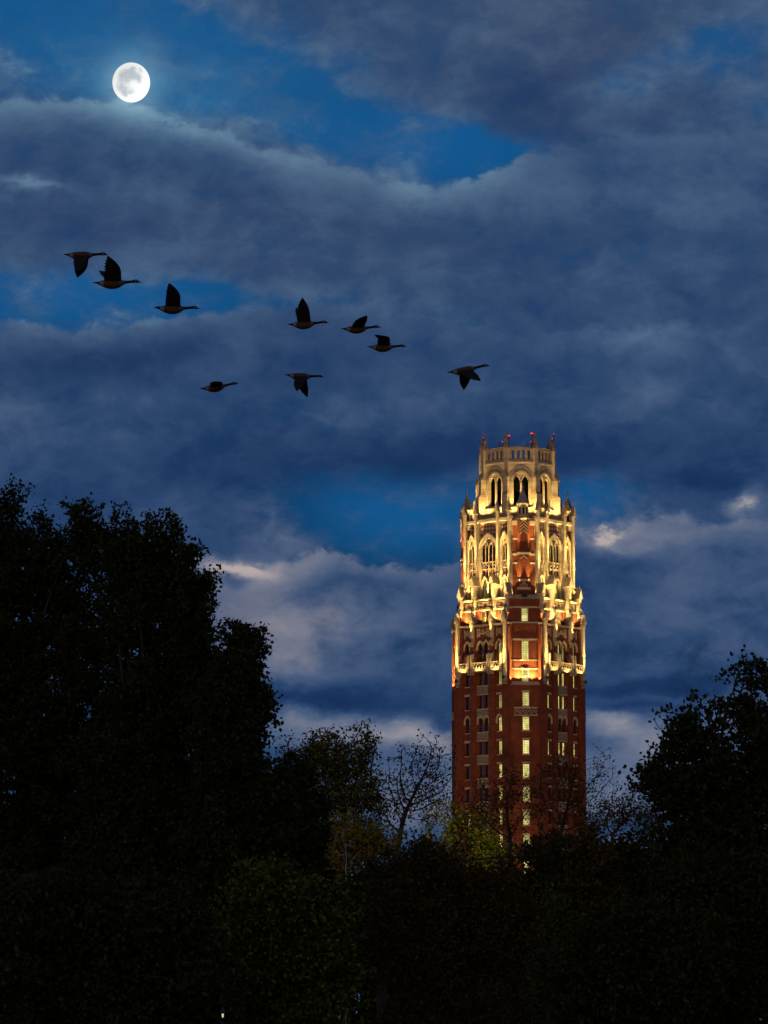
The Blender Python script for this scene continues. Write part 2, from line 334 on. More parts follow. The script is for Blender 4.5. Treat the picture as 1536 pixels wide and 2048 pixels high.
def tag(o, label=None, cat=None, group=None, kind=None):
    if label: o['label'] = label
    if cat: o['category'] = cat
    if group: o['group'] = group
    if kind: o['kind'] = kind
    return o
def ring(n, r, cx=0, cy=0, ph=0.0): return [(cx+r*math.cos(2*math.pi*i/n+ph), cy+r*math.sin(2*math.pi*i/n+ph)) for i in range(n)]
def arch(cu, hw, zs, h, n=7):                 # pointed arch line, left spring to right spring
    # two arcs: radius from rise
    rad = (hw*hw + h*h)/(2*hw); pts = []
    for i in range(n):
        a = math.acos(max(-1, min(1, 1 - hw/rad)))*i/(n-1)
        pts.append((cu - hw + rad*(1-math.cos(a)), zs + rad*math.sin(a)))
    return pts + [(2*cu-u, z) for u, z in pts[-2::-1]]

# ================================================================ the tower
D = 511.0; TX = W(1037.5, 1500, D).x; TROT = R(4.0)
tower = bpy.data.objects.new('bell_tower', None); col.objects.link(tower)
tower.location = (TX, D, 0); tower.rotation_euler = (0, 0, TROT)
tag(tower, 'tall red brick gothic tower with floodlit stone crown rising behind the trees', 'tower')
zF = lambda p: ZH(p, 505.0)
zC = lambda p: ZH(p, 501.8)
zO = lambda p: ZH(p, 506.0)
def TM(phi, u=0.0, w=0.0, z=0.0): return Matrix.Rotation(R(phi), 4, 'Z') @ Matrix.Translation((u, -w, z))
WARM = (1.0, .68, .215)
LIGHTS = []
TINV = Matrix.Translation((TX, D, 0)) @ Matrix.Rotation(TROT, 4, 'Z')
fix_mb = MB(); fix_mb.prism(ring(8, .16), -.32, .0); fix_mb.frust(ring(8, .16), 0.0, ring(8, .21), .08)
FIXM = fix_mb.mesh('floodlight', [M['fixture']])
def uplight(phi, u, w, z, power, tilt=0.0, lean=0.0, cone=70, blend=.6, color=WARM, fixture=True, size=.06, inset=0.0):
    """lamp at (u, w, z) of a wall, shining up; tilt leans the beam back towards the wall, lean along it (degrees)"""
    ld = bpy.data.lights.new('floodlight_lamp', 'SPOT'); ld.energy = power; ld.color = color
    ld.spot_size = R(cone); ld.spot_blend = blend; ld.shadow_soft_size = size
    dirn = Vector((math.tan(R(lean)), math.tan(R(tilt)), 1.0)).normalized()
    o = bpy.data.objects.new('floodlight_lamp', ld); col.objects.link(o)
    m = TINV @ TM(phi, u, w, z)
    q = (m.to_3x3() @ dirn).to_track_quat('-Z', 'Y')
    o.matrix_world = Matrix.Translation(m.translation) @ q.to_matrix().to_4x4()
    if fixture: link('floodlight', FIXM, tower, TM(phi, u, w-inset, z-.13))
FACES = (-45, 45); BACK = (135, -135)

# ---- levels (heights in metres)
z_top_A = zF(1250); z_top_B = zF(1198.5); z_top_C = zF(1040)
ROW = [1344.8 + 46.45*i for i in range(12)]                     # tops of the plain window rows
def rowz(i): return zF(ROW[i]+26), zF(ROW[i])
AZ0, AZ1 = zF(1327), zF(1294)                                    # tall arched windows behind the balcony, sill to spring
R3 = 2                                                          # arched row in the shaft

def octa(wf, wc):                                               # plan: square faces at wf, chamfers at wc
    # faces have normals at +-45, +-135; chamfers at 0, 90, 180, 270 (from -y)
    pts = []
    for i in range(4):
        pc = R(90*i); 
        h = wf*math.sqrt(2) - wc                               # half width of the chamfer
        n = Vector((math.sin(pc), -math.cos(pc))); t = Vector((math.cos(pc), math.sin(pc)))
        for s in (-1, 1):
            p = n*wc + t*(s*h); pts.append((p.x, p.y))
    return pts
W8 = 8.1
core = MB(); core.prism(octa(7.45, 8.85), 0, z_top_A)
core.prism(octa(6.95, 8.35), z_top_A, z_top_B)
core.prism(octa(6.30, 7.55), z_top_B, z_top_C-.3)
link('core_wall', core.mesh('core_wall', [M['brick']]), tower)

# ---- brick wall of one face: piers, jambs and spandrels leave the window openings
def face_wall():
    b = MB()
    wb, wf, wp = 7.44, 7.80, 8.12
    for s in (-1, 1):
        lo, hi = sorted((s*3.55, s*4.98)); b.box(lo, hi, wb, wp, 0, z_top_A-.5)
        lo, hi = sorted((s*1.15, s*2.28)); b.box(lo, hi, wb, wp-.04, 0, zF(1292))
        lo, hi = sorted((s*1.15, s*2.28)); b.box(lo, hi, wb, wp-.20, zF(1292), z_top_A-.5)
    def bay(u0, u1, wins):                                      # wins: (centre, half width)
        edges = [u0]
        for c, h in wins: edges += [c-h, c+h]
        edges.append(u1)
        zt = z_top_A - .5
        for i in range(0, len(edges), 2): b.box(edges[i], edges[i+1], wb, wf, 0, zt)
        for c, h in wins:
            prev = zt
            spans = [(AZ0, AZ1, True)]
            for i in range(len(ROW)):
                z0, z1 = rowz(i)
                spans.append((z0, z1-.30 if i == R3 else z1, i == R3))
            for z0, z1, ar in spans:
                if ar:
                    a = arch(c, h, z1, .72 if z0 == AZ0 else .60)
                    b.band(a, [(u, prev) for u, z in a], wb, wf-.002)
                else: b.box(c-h, c+h, wb, wf-.002, z1, prev)
                prev = z0
            b.box(c-h, c+h, wb, wf-.002, 0, prev)
    bay(2.28, 3.55, [(2.92, .39)]); bay(-3.55, -2.28, [(-2.92, .39)])
    bay(-1.15, 1.15, [(-.53, .40), (.53, .40)])
    # top band under the ledge, level B brick piers
    b.box(-4.98, 4.98, wb, 8.0, z_top_A-.5, z_top_A-.22)
    for lo, hi in ((-4.75, -3.55), (3.55, 4.75), (-2.3, -1.2), (1.2, 2.3)): b.box(lo, hi, 6.94, 7.35, z_top_A, zF(1221))
    for c in (-.53, .53, 2.92, -2.92):
        pass
    b.box(-.13, .13, 6.94, 7.28, z_top_A, zF(1221))
    for s in (-1, 1):
        for lo, hi in ((1.2, .93),): lo, hi = sorted((s*lo, s*hi)); b.box(lo, hi, 6.94, 7.28, z_top_A, zF(1221))
        for a0, a1 in ((2.3, 2.52), (3.32, 3.55)): lo, hi = sorted((s*a0, s*a1)); b.box(lo, hi, 6.94, 7.28, z_top_A, zF(1221))
    b.box(-4.75, 4.75, 6.94, 7.32, zF(1217.5), zF(1200))
    return b.mesh('face_wall', [M['brick']])
FW = face_wall()
for ph in FACES + BACK: link('face_wall', FW, tower, TM(ph))

# ---- stone dressing of one face
def ledge(*args, box=None):
    b = MB()
    if box: b.box(*box)
    else: b.wedge(*args)
    return b.mesh('stone_ledge', [M['limestone'], M['weathered_stone']])
LEDGES = [ledge(-4.98, 4.98, 6.96, 8.14, z_top_A-.21, z_top_A+.28, z_top_A+.02), ledge(box=(-4.75, 4.75, 6.93, 7.46, zF(1220.9), zF(1217.6))),
          ledge(-4.75, 4.75, 6.32, 7.52, zF(1201), z_top_B+.36, z_top_B+.1), ledge(-4.3, 4.3, 6.28, 6.98, zF(1043), zF(1033.5), zF(1037), 1)]
for ph in FACES + BACK:
    for me in LEDGES: link('stone_ledge', me, tower, TM(ph))

# ---- windows
def win_meshes(hw, h, ah=0.0, nx=3, nz=6):
    """pane, leaded frame, lintel (or hood), sill; origin at the sill centre, x along, -y outwards"""
    pane = MB()
    if ah:
        a = arch(0, hw+.03, h, ah); pane.slab([(-hw-.03, 0)] + a + [(hw+.03, 0)], -.02, .0)
    else: pane.box(-hw-.01, hw+.01, -.02, 0, 0, h)
    fr = MB()
    for i in range(nx+1):
        u = -hw + 2*hw*i/nx; t = .03 if i in (0, nx) else .013
        top = h
        if ah:
            ss = abs(u)/hw; top = h + ah*(1-ss)**.62*.96
        fr.box(u-t, u+t, .001, .05, 0, max(top, h)-.01)
    tot = h
    for i in range(nz+1):
        z = tot*i/nz; t = .03 if i in (0,) or (i == nz and not ah) else .013
        fr.box(-hw, hw, .003, .046, max(0, z-t), z+t)
    lin_ = MB()
    if ah:
        a = arch(0, hw+.02, h, ah+.02); o = arch(0, hw+.25, h, ah+.30)
        lin_.band(a, o, .30, .50)
        for s_ in (-1, 1): lo, hi = sorted((s_*(hw+.02), s_*(hw+.25))); lin_.box(lo, hi, .30, .50, h-.45, h)
    else: lin_.box(-hw-.14, hw+.14, .30, .44, h+.01, h+.30)
    sill = MB(); sill.wedge(-hw-.12, hw+.12, .0, .46, -.16, .0, -.06)
    return (pane.mesh('pane', [M['lit_window']]), fr.mesh('window_frame', [M['lead']]), lin_.mesh('lintel', [M['limestone']]), sill.mesh('sill', [M['limestone']]))
WM = {'plain': win_meshes(.39, rowz(0)[1]-rowz(0)[0]), 'arched': win_meshes(.39, rowz(0)[1]-rowz(0)[0]-.3, .62),
      'tall': win_meshes(.39, AZ1-AZ0, .74, 3, 8)}
STATE = {'lit': 'lit_window', 'dark': 'dark_glass', 'dim': 'dim_window'}
def window(kind, phi, u, w, z, state, lintel=True, sill=True, meshes=None, name=None):
    pane, fr, li, si = meshes or WM[kind]
    nm = name or ('arched_window' if kind != 'plain' else 'window')
    o = link(nm, fr, tower, TM(phi, u, w, z))
    p = link('pane', pane, o)
    p.material_slots[0].link = 'OBJECT'; p.material_slots[0].material = M[STATE[state]]
    if lintel: link('hood' if kind != 'plain' else 'lintel', li, o)
    if sill: link('sill', si, o)
    return o
WG = 7.46
lit_left = {-2.92: 'ddddddlddddd', -.53: 'dddddddldddd', .53: 'dddddddldddd', 2.92: 'llllllllllll'}
lit_right = {-2.92: 'lldlddddllll', -.53: 'lldlddddllll', .53: 'lldlddddllll', 2.92: 'lldlddddllll'}
top_left = {-2.92: 'd', -.53: 'd', .53: 'd', 2.92: 'l'}
for ph, lt, tp in ((-45, lit_left, top_left), (45, lit_right, None)):
    for u in (-2.92, -.53, .53, 2.92):
        st = 'lit' if (tp is None or tp[u] == 'l') else 'dark'
        window('tall', ph, u, WG, AZ0, st, True, False)
        for i in range(10):
            z0, z1 = rowz(i); st = 'lit' if lt[u][i] == 'l' else 'dark'
            side = abs(u) > 1
            window('arched' if i == R3 else 'plain', ph, u, WG, z0, st, lintel=side or i == R3, sill=side)
# stone grilles under the paired windows
def grille():
    b = MB(); b.box(-1.12, 1.12, -.02, .02, -.1, 1.06, 1)  # backing sheet coloured near black for the shade behind the bars
    n = 7
    for i in range(n+1): u = -1.08 + 2.16*i/n; b.box(u-.05, u+.05, .02, .12, .04, .94)
    for j in range(5): z = .07 + .84*j/4; b.box(-1.1, 1.1, .021, .118, z-.045, z+.045)
    b.box(-1.14, 1.14, .0, .14, .93, 1.10); b.box(-1.14, 1.14, .0, .15, -.26, -.04)
    return b.mesh('grille_panel', [M['weathered_stone'], M['dark']])
GR = grille()
for ph in FACES:
    for i in range(9): link('grille_panel', GR, tower, TM(ph, 0, 7.79, zF(ROW[i]+41.3)))

# ---- medallion panels above the balcony windows
def medallion(hw, h, sides):
    b = MB()
    for u0, u1, z0, z1 in ((-hw, hw, h-.14, h), (-hw, -hw+.13, 0, h-.14), (hw-.13, hw, 0, h-.14)): b.box(u0, u1, 0, .09, z0, z1)
    if sides:
        for s in (-1, 1):
            u = s*hw*.58; b.box(u-.06, u+.06, 0, .088, .1, h-.14)
            for k in range(3): z = .32+.42*k; uu = s*hw*.79; b.slab([(uu, z-.15), (uu+.11, z), (uu, z+.15), (uu-.11, z)], 0, .07)
    b.band(arch(0, hw-.13, -.12, .5, 4), arch(0, hw-.13, .02, .55, 4), 0, .085)
    c = [(r*math.cos(a), h*.56+r*math.sin(a)) for r, a in [(.32, 2*math.pi*i/12) for i in range(13)]]
    d = [(r*math.cos(a), h*.56+r*math.sin(a)) for r, a in [(.2, 2*math.pi*i/12) for i in range(13)]]
    b.band(d, c, 0, .10); b.slab([(0, h*.56-.13), (.12, h*.56), (0, h*.56+.13), (-.12, h*.56)], 0, .09)
    return b.mesh('medallion_panel', [M['limestone']])
MP = (medallion(1.12, zF(1255)-zF(1274), True), medallion(.56, zF(1255)-zF(1274), False))
for ph in FACES:
    link('medallion_panel', MP[0], tower, TM(ph, 0, 7.80, zF(1274)))
    for s in (-1, 1): link('medallion_panel', MP[1], tower, TM(ph, s*2.92, 7.80, zF(1274)))

# ---- balconies
def balcony(hw, n):
    b = MB(); h = zF(1325.5) - zF(1341)
    b.box(-hw, hw, -.9, .06, -.16, .0); b.box(-hw-.03, hw+.03, -.08, .10, h-.13, h)
    b.box(-hw, hw, -.06, .08, .0, .12)
    for u in (-hw, hw): b.box(u-.09, u+.09, -.08, .09, .0, h-.13)
    for i in range(n):
        u0 = -hw+.09+(2*hw-.18)*i/n; u1 = -hw+.09+(2*hw-.18)*(i+1)/n; zb, zt = .12, h-.13; t = .05
        b.slab([(u0, zb), (u0+t, zb), (u1, zt), (u1-t, zt)], -.04, .05); b.slab([(u1-t, zb), (u1, zb), (u0+t, zt), (u0, zt)], -.04, .048)
        um = (u0+u1)/2; b.slab([(u0+.03, zb), (u1-.03, zb), (um, zb+.36)], -.03, .03)
    return b.mesh('balcony', [M['limestone']])
BAL = (balcony(1.35, 5), balcony(.78, 3))
def bracket():
    b = MB(); h = zF(1322) - zF(1341)
    b.box(-.17, .17, -.5, .16, -.2, h+.85); b.wedge(-.17, .17, -.5, .14, h+.85, h+1.15, h+.87)
    b.wedge(-.13, .13, -.5, .12, -.62, -.62+.05, -.5); b.box(-.15, .15, -.5, .08, -.55, -.2)
    return b.mesh('balcony_pier', [M['weathered_stone']])
BP = bracket(); zb = zF(1341)
for ph in FACES:
    for u, k in ((0, 0), (-2.95, 1), (2.95, 1)):
        o = link('balcony', BAL[k], tower, TM(ph, u, 8.75, zb))
        tag(o)
    for u in (-3.9, -2.05, -1.5, 1.5, 2.05, 3.9): link('balcony_pier', BP, tower, TM(ph, u, 8.66, zb))

# ---- buttress columns with gabled heads
def column(w_, d_, h, gable=1.1, finial=.5, bracket=True, roof=0.0, mats=('limestone', 'weathered_stone')):
    """origin at the column foot against the wall; projects d_ outwards, w_ wide, h to the gable eaves; roof = run of the roof back to the wall"""
    b = MB(); hw = w_/2; ch = min(.16, w_*.28)
    plan = [(-hw, 0), (-hw, -(d_-ch)), (-hw+ch, -d_), (hw-ch, -d_), (hw, -(d_-ch)), (hw, 0)]
    b.prism(plan, 0, h)
    if bracket:
        b.box(-hw, hw, -.02, d_*.95, -.75, -.25, 1); b.wedge(-hw*.8, hw*.8, -.02, d_*.8, -1.1, -.9, -.8, 1); b.box(-hw*.75, hw*.75, 0, d_*.5, -.26, -.01, 1)
    # gabled head
    e = .10
    b.slab([(-hw-e, h), (hw+e, h), (0, h+gable)], -roof, d_+.06)
    for s in (-1, 1):                                           # sunk panel on the head
        b.slab([(s*hw*.25, h-.75), (s*hw*.75, h-.75), (s*hw*.75, h-.2), (s*hw*.25, h-.05)], d_-.0, d_+.05)
    b.slab([(-hw*.35, h+.05), (hw*.35, h+.05), (0, h+gable*.45)], d_+.06, d_+.1, 1)
    for s in (-1, 1):                                           # coping of the gable
        b.slab([(s*(hw+e+.08), h-.05), (s*(hw+e), h+.1) if False else (s*(hw+e-.12), h-.05), (0, h+gable-.1), (0, h+gable+.14)], -roof, d_+.1, 1)
    if finial: b.frust(ring(6, .11, 0, -d_*.6), h+gable*.8, ring(6, .02, 0, -d_*.6), h+gable+finial, 1)
    if roof: b.box(-hw, hw, -roof, .02, 0 if not bracket else -.2, h)
    return b.mesh('buttress_column', [M[mats[0]], M[mats[1]]])
CA = column(.52, .50, zF(1242)-zF(1356.5), 1.15, .5)
CA2 = column(.48, .46, zF(1242)-zF(1277), 1.2, .45, roof=.75, mats=('limestone', 'weathered_stone'))
CB = column(.42, .44, zF(1190)-zF(1214), 1.3, .5, roof=.85)
CB2 = column(.46, .50, zF(1169.5)-zF(1214), 1.2, .4, roof=1.3)
CC = column(.42, .44, zF(1024)-zF(1170), 1.2, .9)
CC2 = column(.38, .40, zF(1024)-zF(1143), 1.2, .9)
for ph in FACES:
    for s in (-1, 1):
        link('buttress_column', CA, tower, TM(ph, s*4.32, 8.13, zF(1356.5)))
        link('buttress_column', CA2, tower, TM(ph, s*1.78, 8.0, zF(1277)))
        link('buttress_column', CB, tower, TM(ph, s*4.25, 7.60, zF(1214)))
        link('buttress_column', CB2, tower, TM(ph, s*1.80, 7.60, zF(1214)))
        link('buttress_column', CC, tower, TM(ph, s*4.02, 6.72, zF(1170)))
        link('buttress_column', CC2, tower, TM(ph, s*1.98, 6.80, zF(1143)))
for ph in BACK:
    for s in (-1, 1):
        link('buttress_column', CA, tower, TM(ph, s*4.32, 8.13, zF(1356.5))); link('buttress_column', CC, tower, TM(ph, s*4.02, 6.72, zF(1170)))

# ---- level B windows and quatrefoil frieze
wmB = win_meshes(.39, zF(1221.2)-z_top_A-.3, 0, 3, 4)
for ph in FACES:
    for u, st in ((-2.92, 'dim'), (-.53, 'dim'), (.53, 'dim'), (2.92, 'lit')):
        window('plain', ph, u, 6.99, z_top_A+.3, 'lit' if ph == 45 else st, False, False, wmB)
def frieze(hw, n):
    b = MB(); h = zF(1203)-zF(1216)
    b.box(-hw, hw, 0, .05, 0, h); b.box(-hw, hw, .05, .12, h-.1, h); b.box(-hw, hw, .05, .12, 0, .1)
    for s in (-1, 1): b.box(s*hw-.06, s*hw+.06, 0, .121, 0, h)
    cs = [(0, .33)] if n == 1 else [(0, .36), (-hw*.6, .2), (hw*.6, .2)]
    for cu, r in cs:
        for dy in ((0,) if r > .3 else (-.22, .22)):
            cz = h/2+dy*1.0
            for k in range(4):
                a = math.pi/2*k; rr = r*.52
                b.slab([(cu+rr*math.cos(a)+rr*.95*math.cos(t), cz+rr*math.sin(a)+rr*.95*math.sin(t)) for t in [2*math.pi*i/8 for i in range(8)]], .05, .056, 1)
            b.slab([(cu-r*.5, cz-r*.5), (cu+r*.5, cz-r*.5), (cu+r*.5, cz+r*.5), (cu-r*.5, cz+r*.5)], .05, .058, 1)
    return b.mesh('quatrefoil_frieze', [M['weathered_stone'], M['brick']])
FZ = (frieze(1.3, 3), frieze(.62, 1))
for ph in FACES:
    link('quatrefoil_frieze', FZ[0], tower, TM(ph, 0, 7.33, zF(1216)))
    for s in (-1, 1): link('quatrefoil_frieze', FZ[1], tower, TM(ph, s*2.95, 7.33, zF(1216)))

# ---- top stage: traceried arches between the columns
def tracery(hw, big):
    b = MB(); z0, zt = 0.0, zF(1065.5)-zF(1197)
    zs = zF(1100)-zF(1197); ap = zt
    o = arch(0, hw, zs, ap-zs-.02, 9); i_ = arch(0, hw-.42, zs, ap-zs-.62, 9)
    # backing stone, then the moulded arch and its jambs
    b.slab([(-hw, z0)] + o + [(hw, z0)], -.05, .0)
    b.band(i_, o, 0.0, .34)
    for s in (-1, 1):
        lo, hi = sorted((s*(hw-.42), s*hw)); b.box(lo, hi, 0, .34, z0, zs)
    o2 = arch(0, hw+.10, zs, ap-zs+.14, 9); b.band(o, o2, .0, .42, 2)
    zl0, zl1 = zF(1121.5)-zF(1197), zF(1096)-zF(1197)
    zq0, zq1 = zF(1153)-zF(1197), zF(1137)-zF(1197)
    n = 4 if big else 2
    iw = 2*(hw-.42); cw = iw/n
    for k in range(n):
        c = -iw/2 + cw*(k+.5); g = cw*.5-.055
        a = arch(c, g, zl1, .75, 4); b.slab([(c-g, zl0)] + a + [(c+g, zl0)], .0, .01, 1)      # lancet: thin flat panel, its inner shade painted near black
        b.slab([(c-g*.8, zq0), (c+g*.8, zq0), (c+g*.8, zq1), (c-g*.8, zq1)], .0, .012, 3)    # brick slot
        for zc in ((zq1+zl0)/2+.28, (zq1+zl0)/2-.22):
            b.slab([(c+g*.75*math.cos(t), zc+.16*math.sin(t)) for t in [2*math.pi*j/8 for j in range(8)]], .0, .011, 1)  # small tracery openings: flat plates with the shade painted in
    for k in range(n+1):                                        # mullions
        c = -iw/2 + cw*k; t = .075 if k in (0, n, n//2) else .05
        b.box(c-t, c+t, .0, .22 if k == n//2 else .17, zq0, zl1+.35)
    b.box(-iw/2, iw/2, .0, .2, zl0-.16, zl0+.02); b.box(-iw/2, iw/2, .0, .16, zq1, zq1+.14)
    # sub arches and roundel
    m = 2 if big else 1
    for k in range(m):
        c = -iw/2 + iw/m*(k+.5); g = iw/m/2
        b.band(arch(c, g-.1, zl1+.15, g*1.35, 5), arch(c, g, zl1+.15, g*1.6, 5), .0, .2)
    if big:
        zr = zl1+1.9; cc = [(.34*math.cos(a), zr+.38*math.sin(a)) for a in [2*math.pi*i/12 for i in range(13)]]; dd = [(.24*math.cos(a), zr+.28*math.sin(a)) for a in [2*math.pi*i/12 for i in range(13)]]
        b.band(dd, cc, 0, .16)
    b.slab([(-iw/2, zl1+.6)] + [(u, max(z, zl1+.6)) for u, z in arch(0, hw-.42, zs, ap-zs-.62, 9)] + [(iw/2, zl1+.6)], .0, .012, 2)
    return b.mesh('traceried_arch', [M['limestone'], M['dark'], M['weathered_stone'], M['brick']])
TR = (tracery(1.72, True), tracery(.92, False))
WC = 6.36
def stonebits():
    b = MB()
    for s in (-1, 1):
        lo, hi = sorted((s*1.72, s*2.15)); b.box(lo, hi, 6.28, 6.62, z_top_B, zF(1042))
        lo, hi = sorted((s*3.9, s*4.3)); b.box(lo, hi, 6.28, 6.62, z_top_B, zF(1042))
    return b.mesh('stone_pier', [M['limestone']])
SBM = stonebits()
dp = MB(); dp.box(-3.95, 3.95, 6.29, 6.34, zF(1105), zF(1041)); DPM = dp.mesh('diaper_panel', [M['diaper']])
wmC = win_meshes(.42, zF(1168)-zF(1197.5)-.2, .95, 3, 6)
HOOD = MB(); HOOD.band(arch(0, .46, zF(1168)-zF(1197.5)-.2, 1.0), arch(0, .66, zF(1168)-zF(1197.5)-.2, 1.3), -.1, .36)
for s in (-1, 1):
    lo, hi = sorted((s*.46, s*.66)); HOOD.box(lo, hi, -.1, .36, 0, zF(1168)-zF(1197.5)-.2)
HOODM = HOOD.mesh('window_surround', [M['limestone']])
for ph in FACES:
    link('stone_pier', SBM, tower, TM(ph)); link('diaper_panel', DPM, tower, TM(ph))
    link('traceried_arch', TR[0], tower, TM(ph, 0, WC, zF(1197)))
    for s in (-1, 1): link('traceried_arch', TR[1], tower, TM(ph, s*3.02, WC, zF(1197)))
    for u, st in ((-.66, 'dim'), (.66, 'dim'), (-3.02, 'dim'), (3.02, 'lit' if ph < 0 else 'dim')):
        o = window('tall', ph, u, WC+.03, zF(1197.5)+.2, st, False, False, wmC)
        link('window_surround', HOODM, o, Matrix.Translation((0, 0, 0)))
link('stone_pier', SBM, tower, TM(135)); link('stone_pier', SBM, tower, TM(-135))

# ---- corner bays
def bayplan(wc, proj, hw_in, hw_out): return [(-hw_in, -wc+.9), (-hw_in, -wc), (-hw_out, -wc-proj), (hw_out, -wc-proj), (hw_in, -wc), (hw_in, -wc+.9)][::1]
zc0 = zC(1367)
def corner_bay():
    b = MB()
    def lev(wc, pr, hi, ho, z0, z1, mi=0): b.prism(bayplan(wc, pr, hi, ho)[::-1] if False else bayplan(wc, pr, hi, ho), z0, z1, mi)
    lev(8.95, .45, 2.35, 1.62, 0, zC(1370))                                    # shaft
    b.frust(bayplan(8.95, .50, 2.40, 1.66), zC(1370), bayplan(8.70, .30, 2.28, 1.60), zC(1362.5), 1)
    lev(8.68, .28, 2.3, 1.6, zC(1362.5), zC(1246))
    lev(8.42, .22, 2.25, 1.55, zC(1246), zC(1196))
    b.frust(bayplan(8.42, .28, 2.30, 1.6), zC(1196), bayplan(7.9, .2, 2.1, 1.4), zC(1187), 1)
    lev(7.55, .12, 1.95, 1.55, zC(1187), zC(1043))
    # string courses
    for py, wc, pr, hi, ho, t in ((1337, 8.68, .28, 2.3, 1.6, .16), (1320, 8.68, .28, 2.3, 1.6, .16), (1245, 8.55, .3, 2.33, 1.63, .34), (1213, 8.42, .22, 2.25, 1.55, .22),
                                  (1123, 7.55, .12, 1.95, 1.55, .26), (1106, 7.55, .12, 1.95, 1.55, .34), (1075, 7.55, .12, 1.95, 1.55, .26), (1043, 7.55, .12, 2.0, 1.6, .62)):
        z = zC(py); e = .05; lev(wc+.0, pr+e, hi+e, ho+e, z-t/2, z+t/2, 1)
    b.box(-1.75, 1.75, 8.9, 9.05, zC(1280.5), zC(1276.5), 1)                    # long lintel
    # engaged half turret on the top stage
    tp = [(-.88, -7.5), (-.88, -7.86), (-.6, -8.1), (.6, -8.1), (.88, -7.86), (.88, -7.5)]
    ex = lambda s, d: [(x*(1+s), y-d) for x, y in tp]
    b.prism(tp, zC(1177), zC(1037))
    b.frust(ex(-.25, -.3), zC(1186), ex(0.02, .02), zC(1177), 0)
    for py, t, s, d in ((1174.5, .34, .10, .10), (1158, .36, .06, .07), (1104.5, .34, .12, .12)): z = zC(py); b.prism(ex(s, d), z-t/2, z+t/2, 1)
    # chevrons
    def chev(u, z, w, h, t, wf): b.slab([(u-w, z), (u, z+h), (u+w, z), (u+w, z+t), (u, z+h+t), (u-w, z+t)][::1], wf, wf+.05, 1)
    for k in range(4): chev(0, zC(1066-6.6*k), .5, .5, .14, 8.095)
    chev(0, zC(1116.5), .5, .45, .14, 8.095); chev(0, zC(1170.5), .5, .5, .16, 8.095); chev(0, zC(1173.5), .3, .42, .12, 8.095)
    return b.mesh('corner_bay', [M['brick'], M['limestone']])
CBM = corner_bay()
def zigzag():
    b = MB(); h = zC(1415.5)-zC(1430.5)
    for z in (0, h): b.box(-1.66, 1.66, 0, .09, z-.09, z+.09); 
    n = 4
    for dz, t in ((.05, .13), (.45, .13)):
        for i in range(n):
            u0 = -1.6+3.2*i/n; um = u0+.4; u1 = u0+.8; zl, zh = dz+.02, dz+.5
            b.slab([(u0, zl), (u0, zl+t), (um, zh+t), (um, zh)], 0, .055); b.slab([(um, zh), (um, zh+t), (u1, zl+t), (u1, zl)], 0, .055)
    return b.mesh('zigzag_panel', [M['limestone']])
ZZ = zigzag()
CW = [(1365.8, 1339.6, 9.0), (1411.7, 1384.8, 9.42), (1460, 1433.8, 9.42), (1507.5, 1479.8, 9.42), (1555.5, 1527.5, 9.42), (1602, 1575, 9.42), (1650, 1623, 9.42), (1697, 1671, 9.42), (1746, 1719, 9.42), (1318, 1282, 8.98), (1241.5, 1216.5, 8.66)]
def corner_window_meshes(h, tall):
    pane, fr, li, si = win_meshes(.44, h, 0, 4, 8 if tall else 6)
    return pane, fr, li, si
for ph in (0, -90, 90, 180):
    c = link('corner_bay', CBM, tower, TM(ph))
    link('zigzag_panel', ZZ, c, Matrix.Translation((0, -9.40, zC(1430.5))))
cache = {}
BOXF = MB()
for i, (pb, pt, w) in enumerate(CW):
    h = round(zC(pt)-zC(pb), 2)
    key = round(h, 1)
    if key not in cache: cache[key] = corner_window_meshes(h, h > 2.2)
    o = window('plain', 0, 0, w+.0, zC(pb), 'lit', False, False, cache[key])
    sl = MB(); sl.box(-.56, .56, .0, .1, h+.02, h+.26); sl.box(-.56, .56, 0, .1, -.2, -.02)
    sl.box(-.5, -.44, 0, .09, -.02, h+.02); sl.box(.44, .5, 0, .09, -.02, h+.02)
    link('lintel', sl.mesh('lintel', [M['limestone']]), o)
v = MB(); v.box(-.42, .42, 0, .03, 0, .36, 0); [v.box(-.4, .4, .03, .06, .05+.09*j, .09+.09*j, 1) for j in range(4)]
link('vent', v.mesh('vent', [M['dark'], M['lead']]), tower, TM(0, 0, 8.71, zC(1192.8)))

# ---- corner turrets
def turret():
    b = MB(); z0, z1 = 0.0, zC(1003.5)-zC(1037)
    for za, zb_, ra, rb in ((z0-.1, z0+.25, .95, 1.05), (z0+.25, z0+.6, 1.05, .80), (z0+.6, z1-.3, .74, .74), (z1-.3, z1, .80, .92)):
        b.frust(ring(8, ra, ph=R(22.5)), za, ring(8, rb, ph=R(22.5)), zb_)
    for k in range(8):                                          # blind lancets on each side of the drum, shafts at the corners
        a = 2*math.pi*k/8; ca, sa = math.cos(a), math.sin(a); ap = .74*math.cos(R(22.5))
        T = lambda u, w, z: (ca*(ap+w) - sa*u, sa*(ap+w) + ca*u, z)
        prof = [(-.13, z0+.85), (.13, z0+.85), (.13, z1-.75), (0, z1-.5), (-.13, z1-.75)]
        b.hull([T(u, .004, z) for u, z in prof], [T(u, .012, z) for u, z in prof], 1)  # thin plate, the lancet's shade painted near black
        aa = a + R(22.5); cx, cy = .76*math.cos(aa), .76*math.sin(aa); b.prism(ring(5, .085, cx, cy), z0+.6, z1-.3)
    return b
tb = turret(); TUR = tb.mesh('turret', [M['limestone'], M['dark']])
rf = MB(); h_ = zC(973.5)-zC(1003.5)
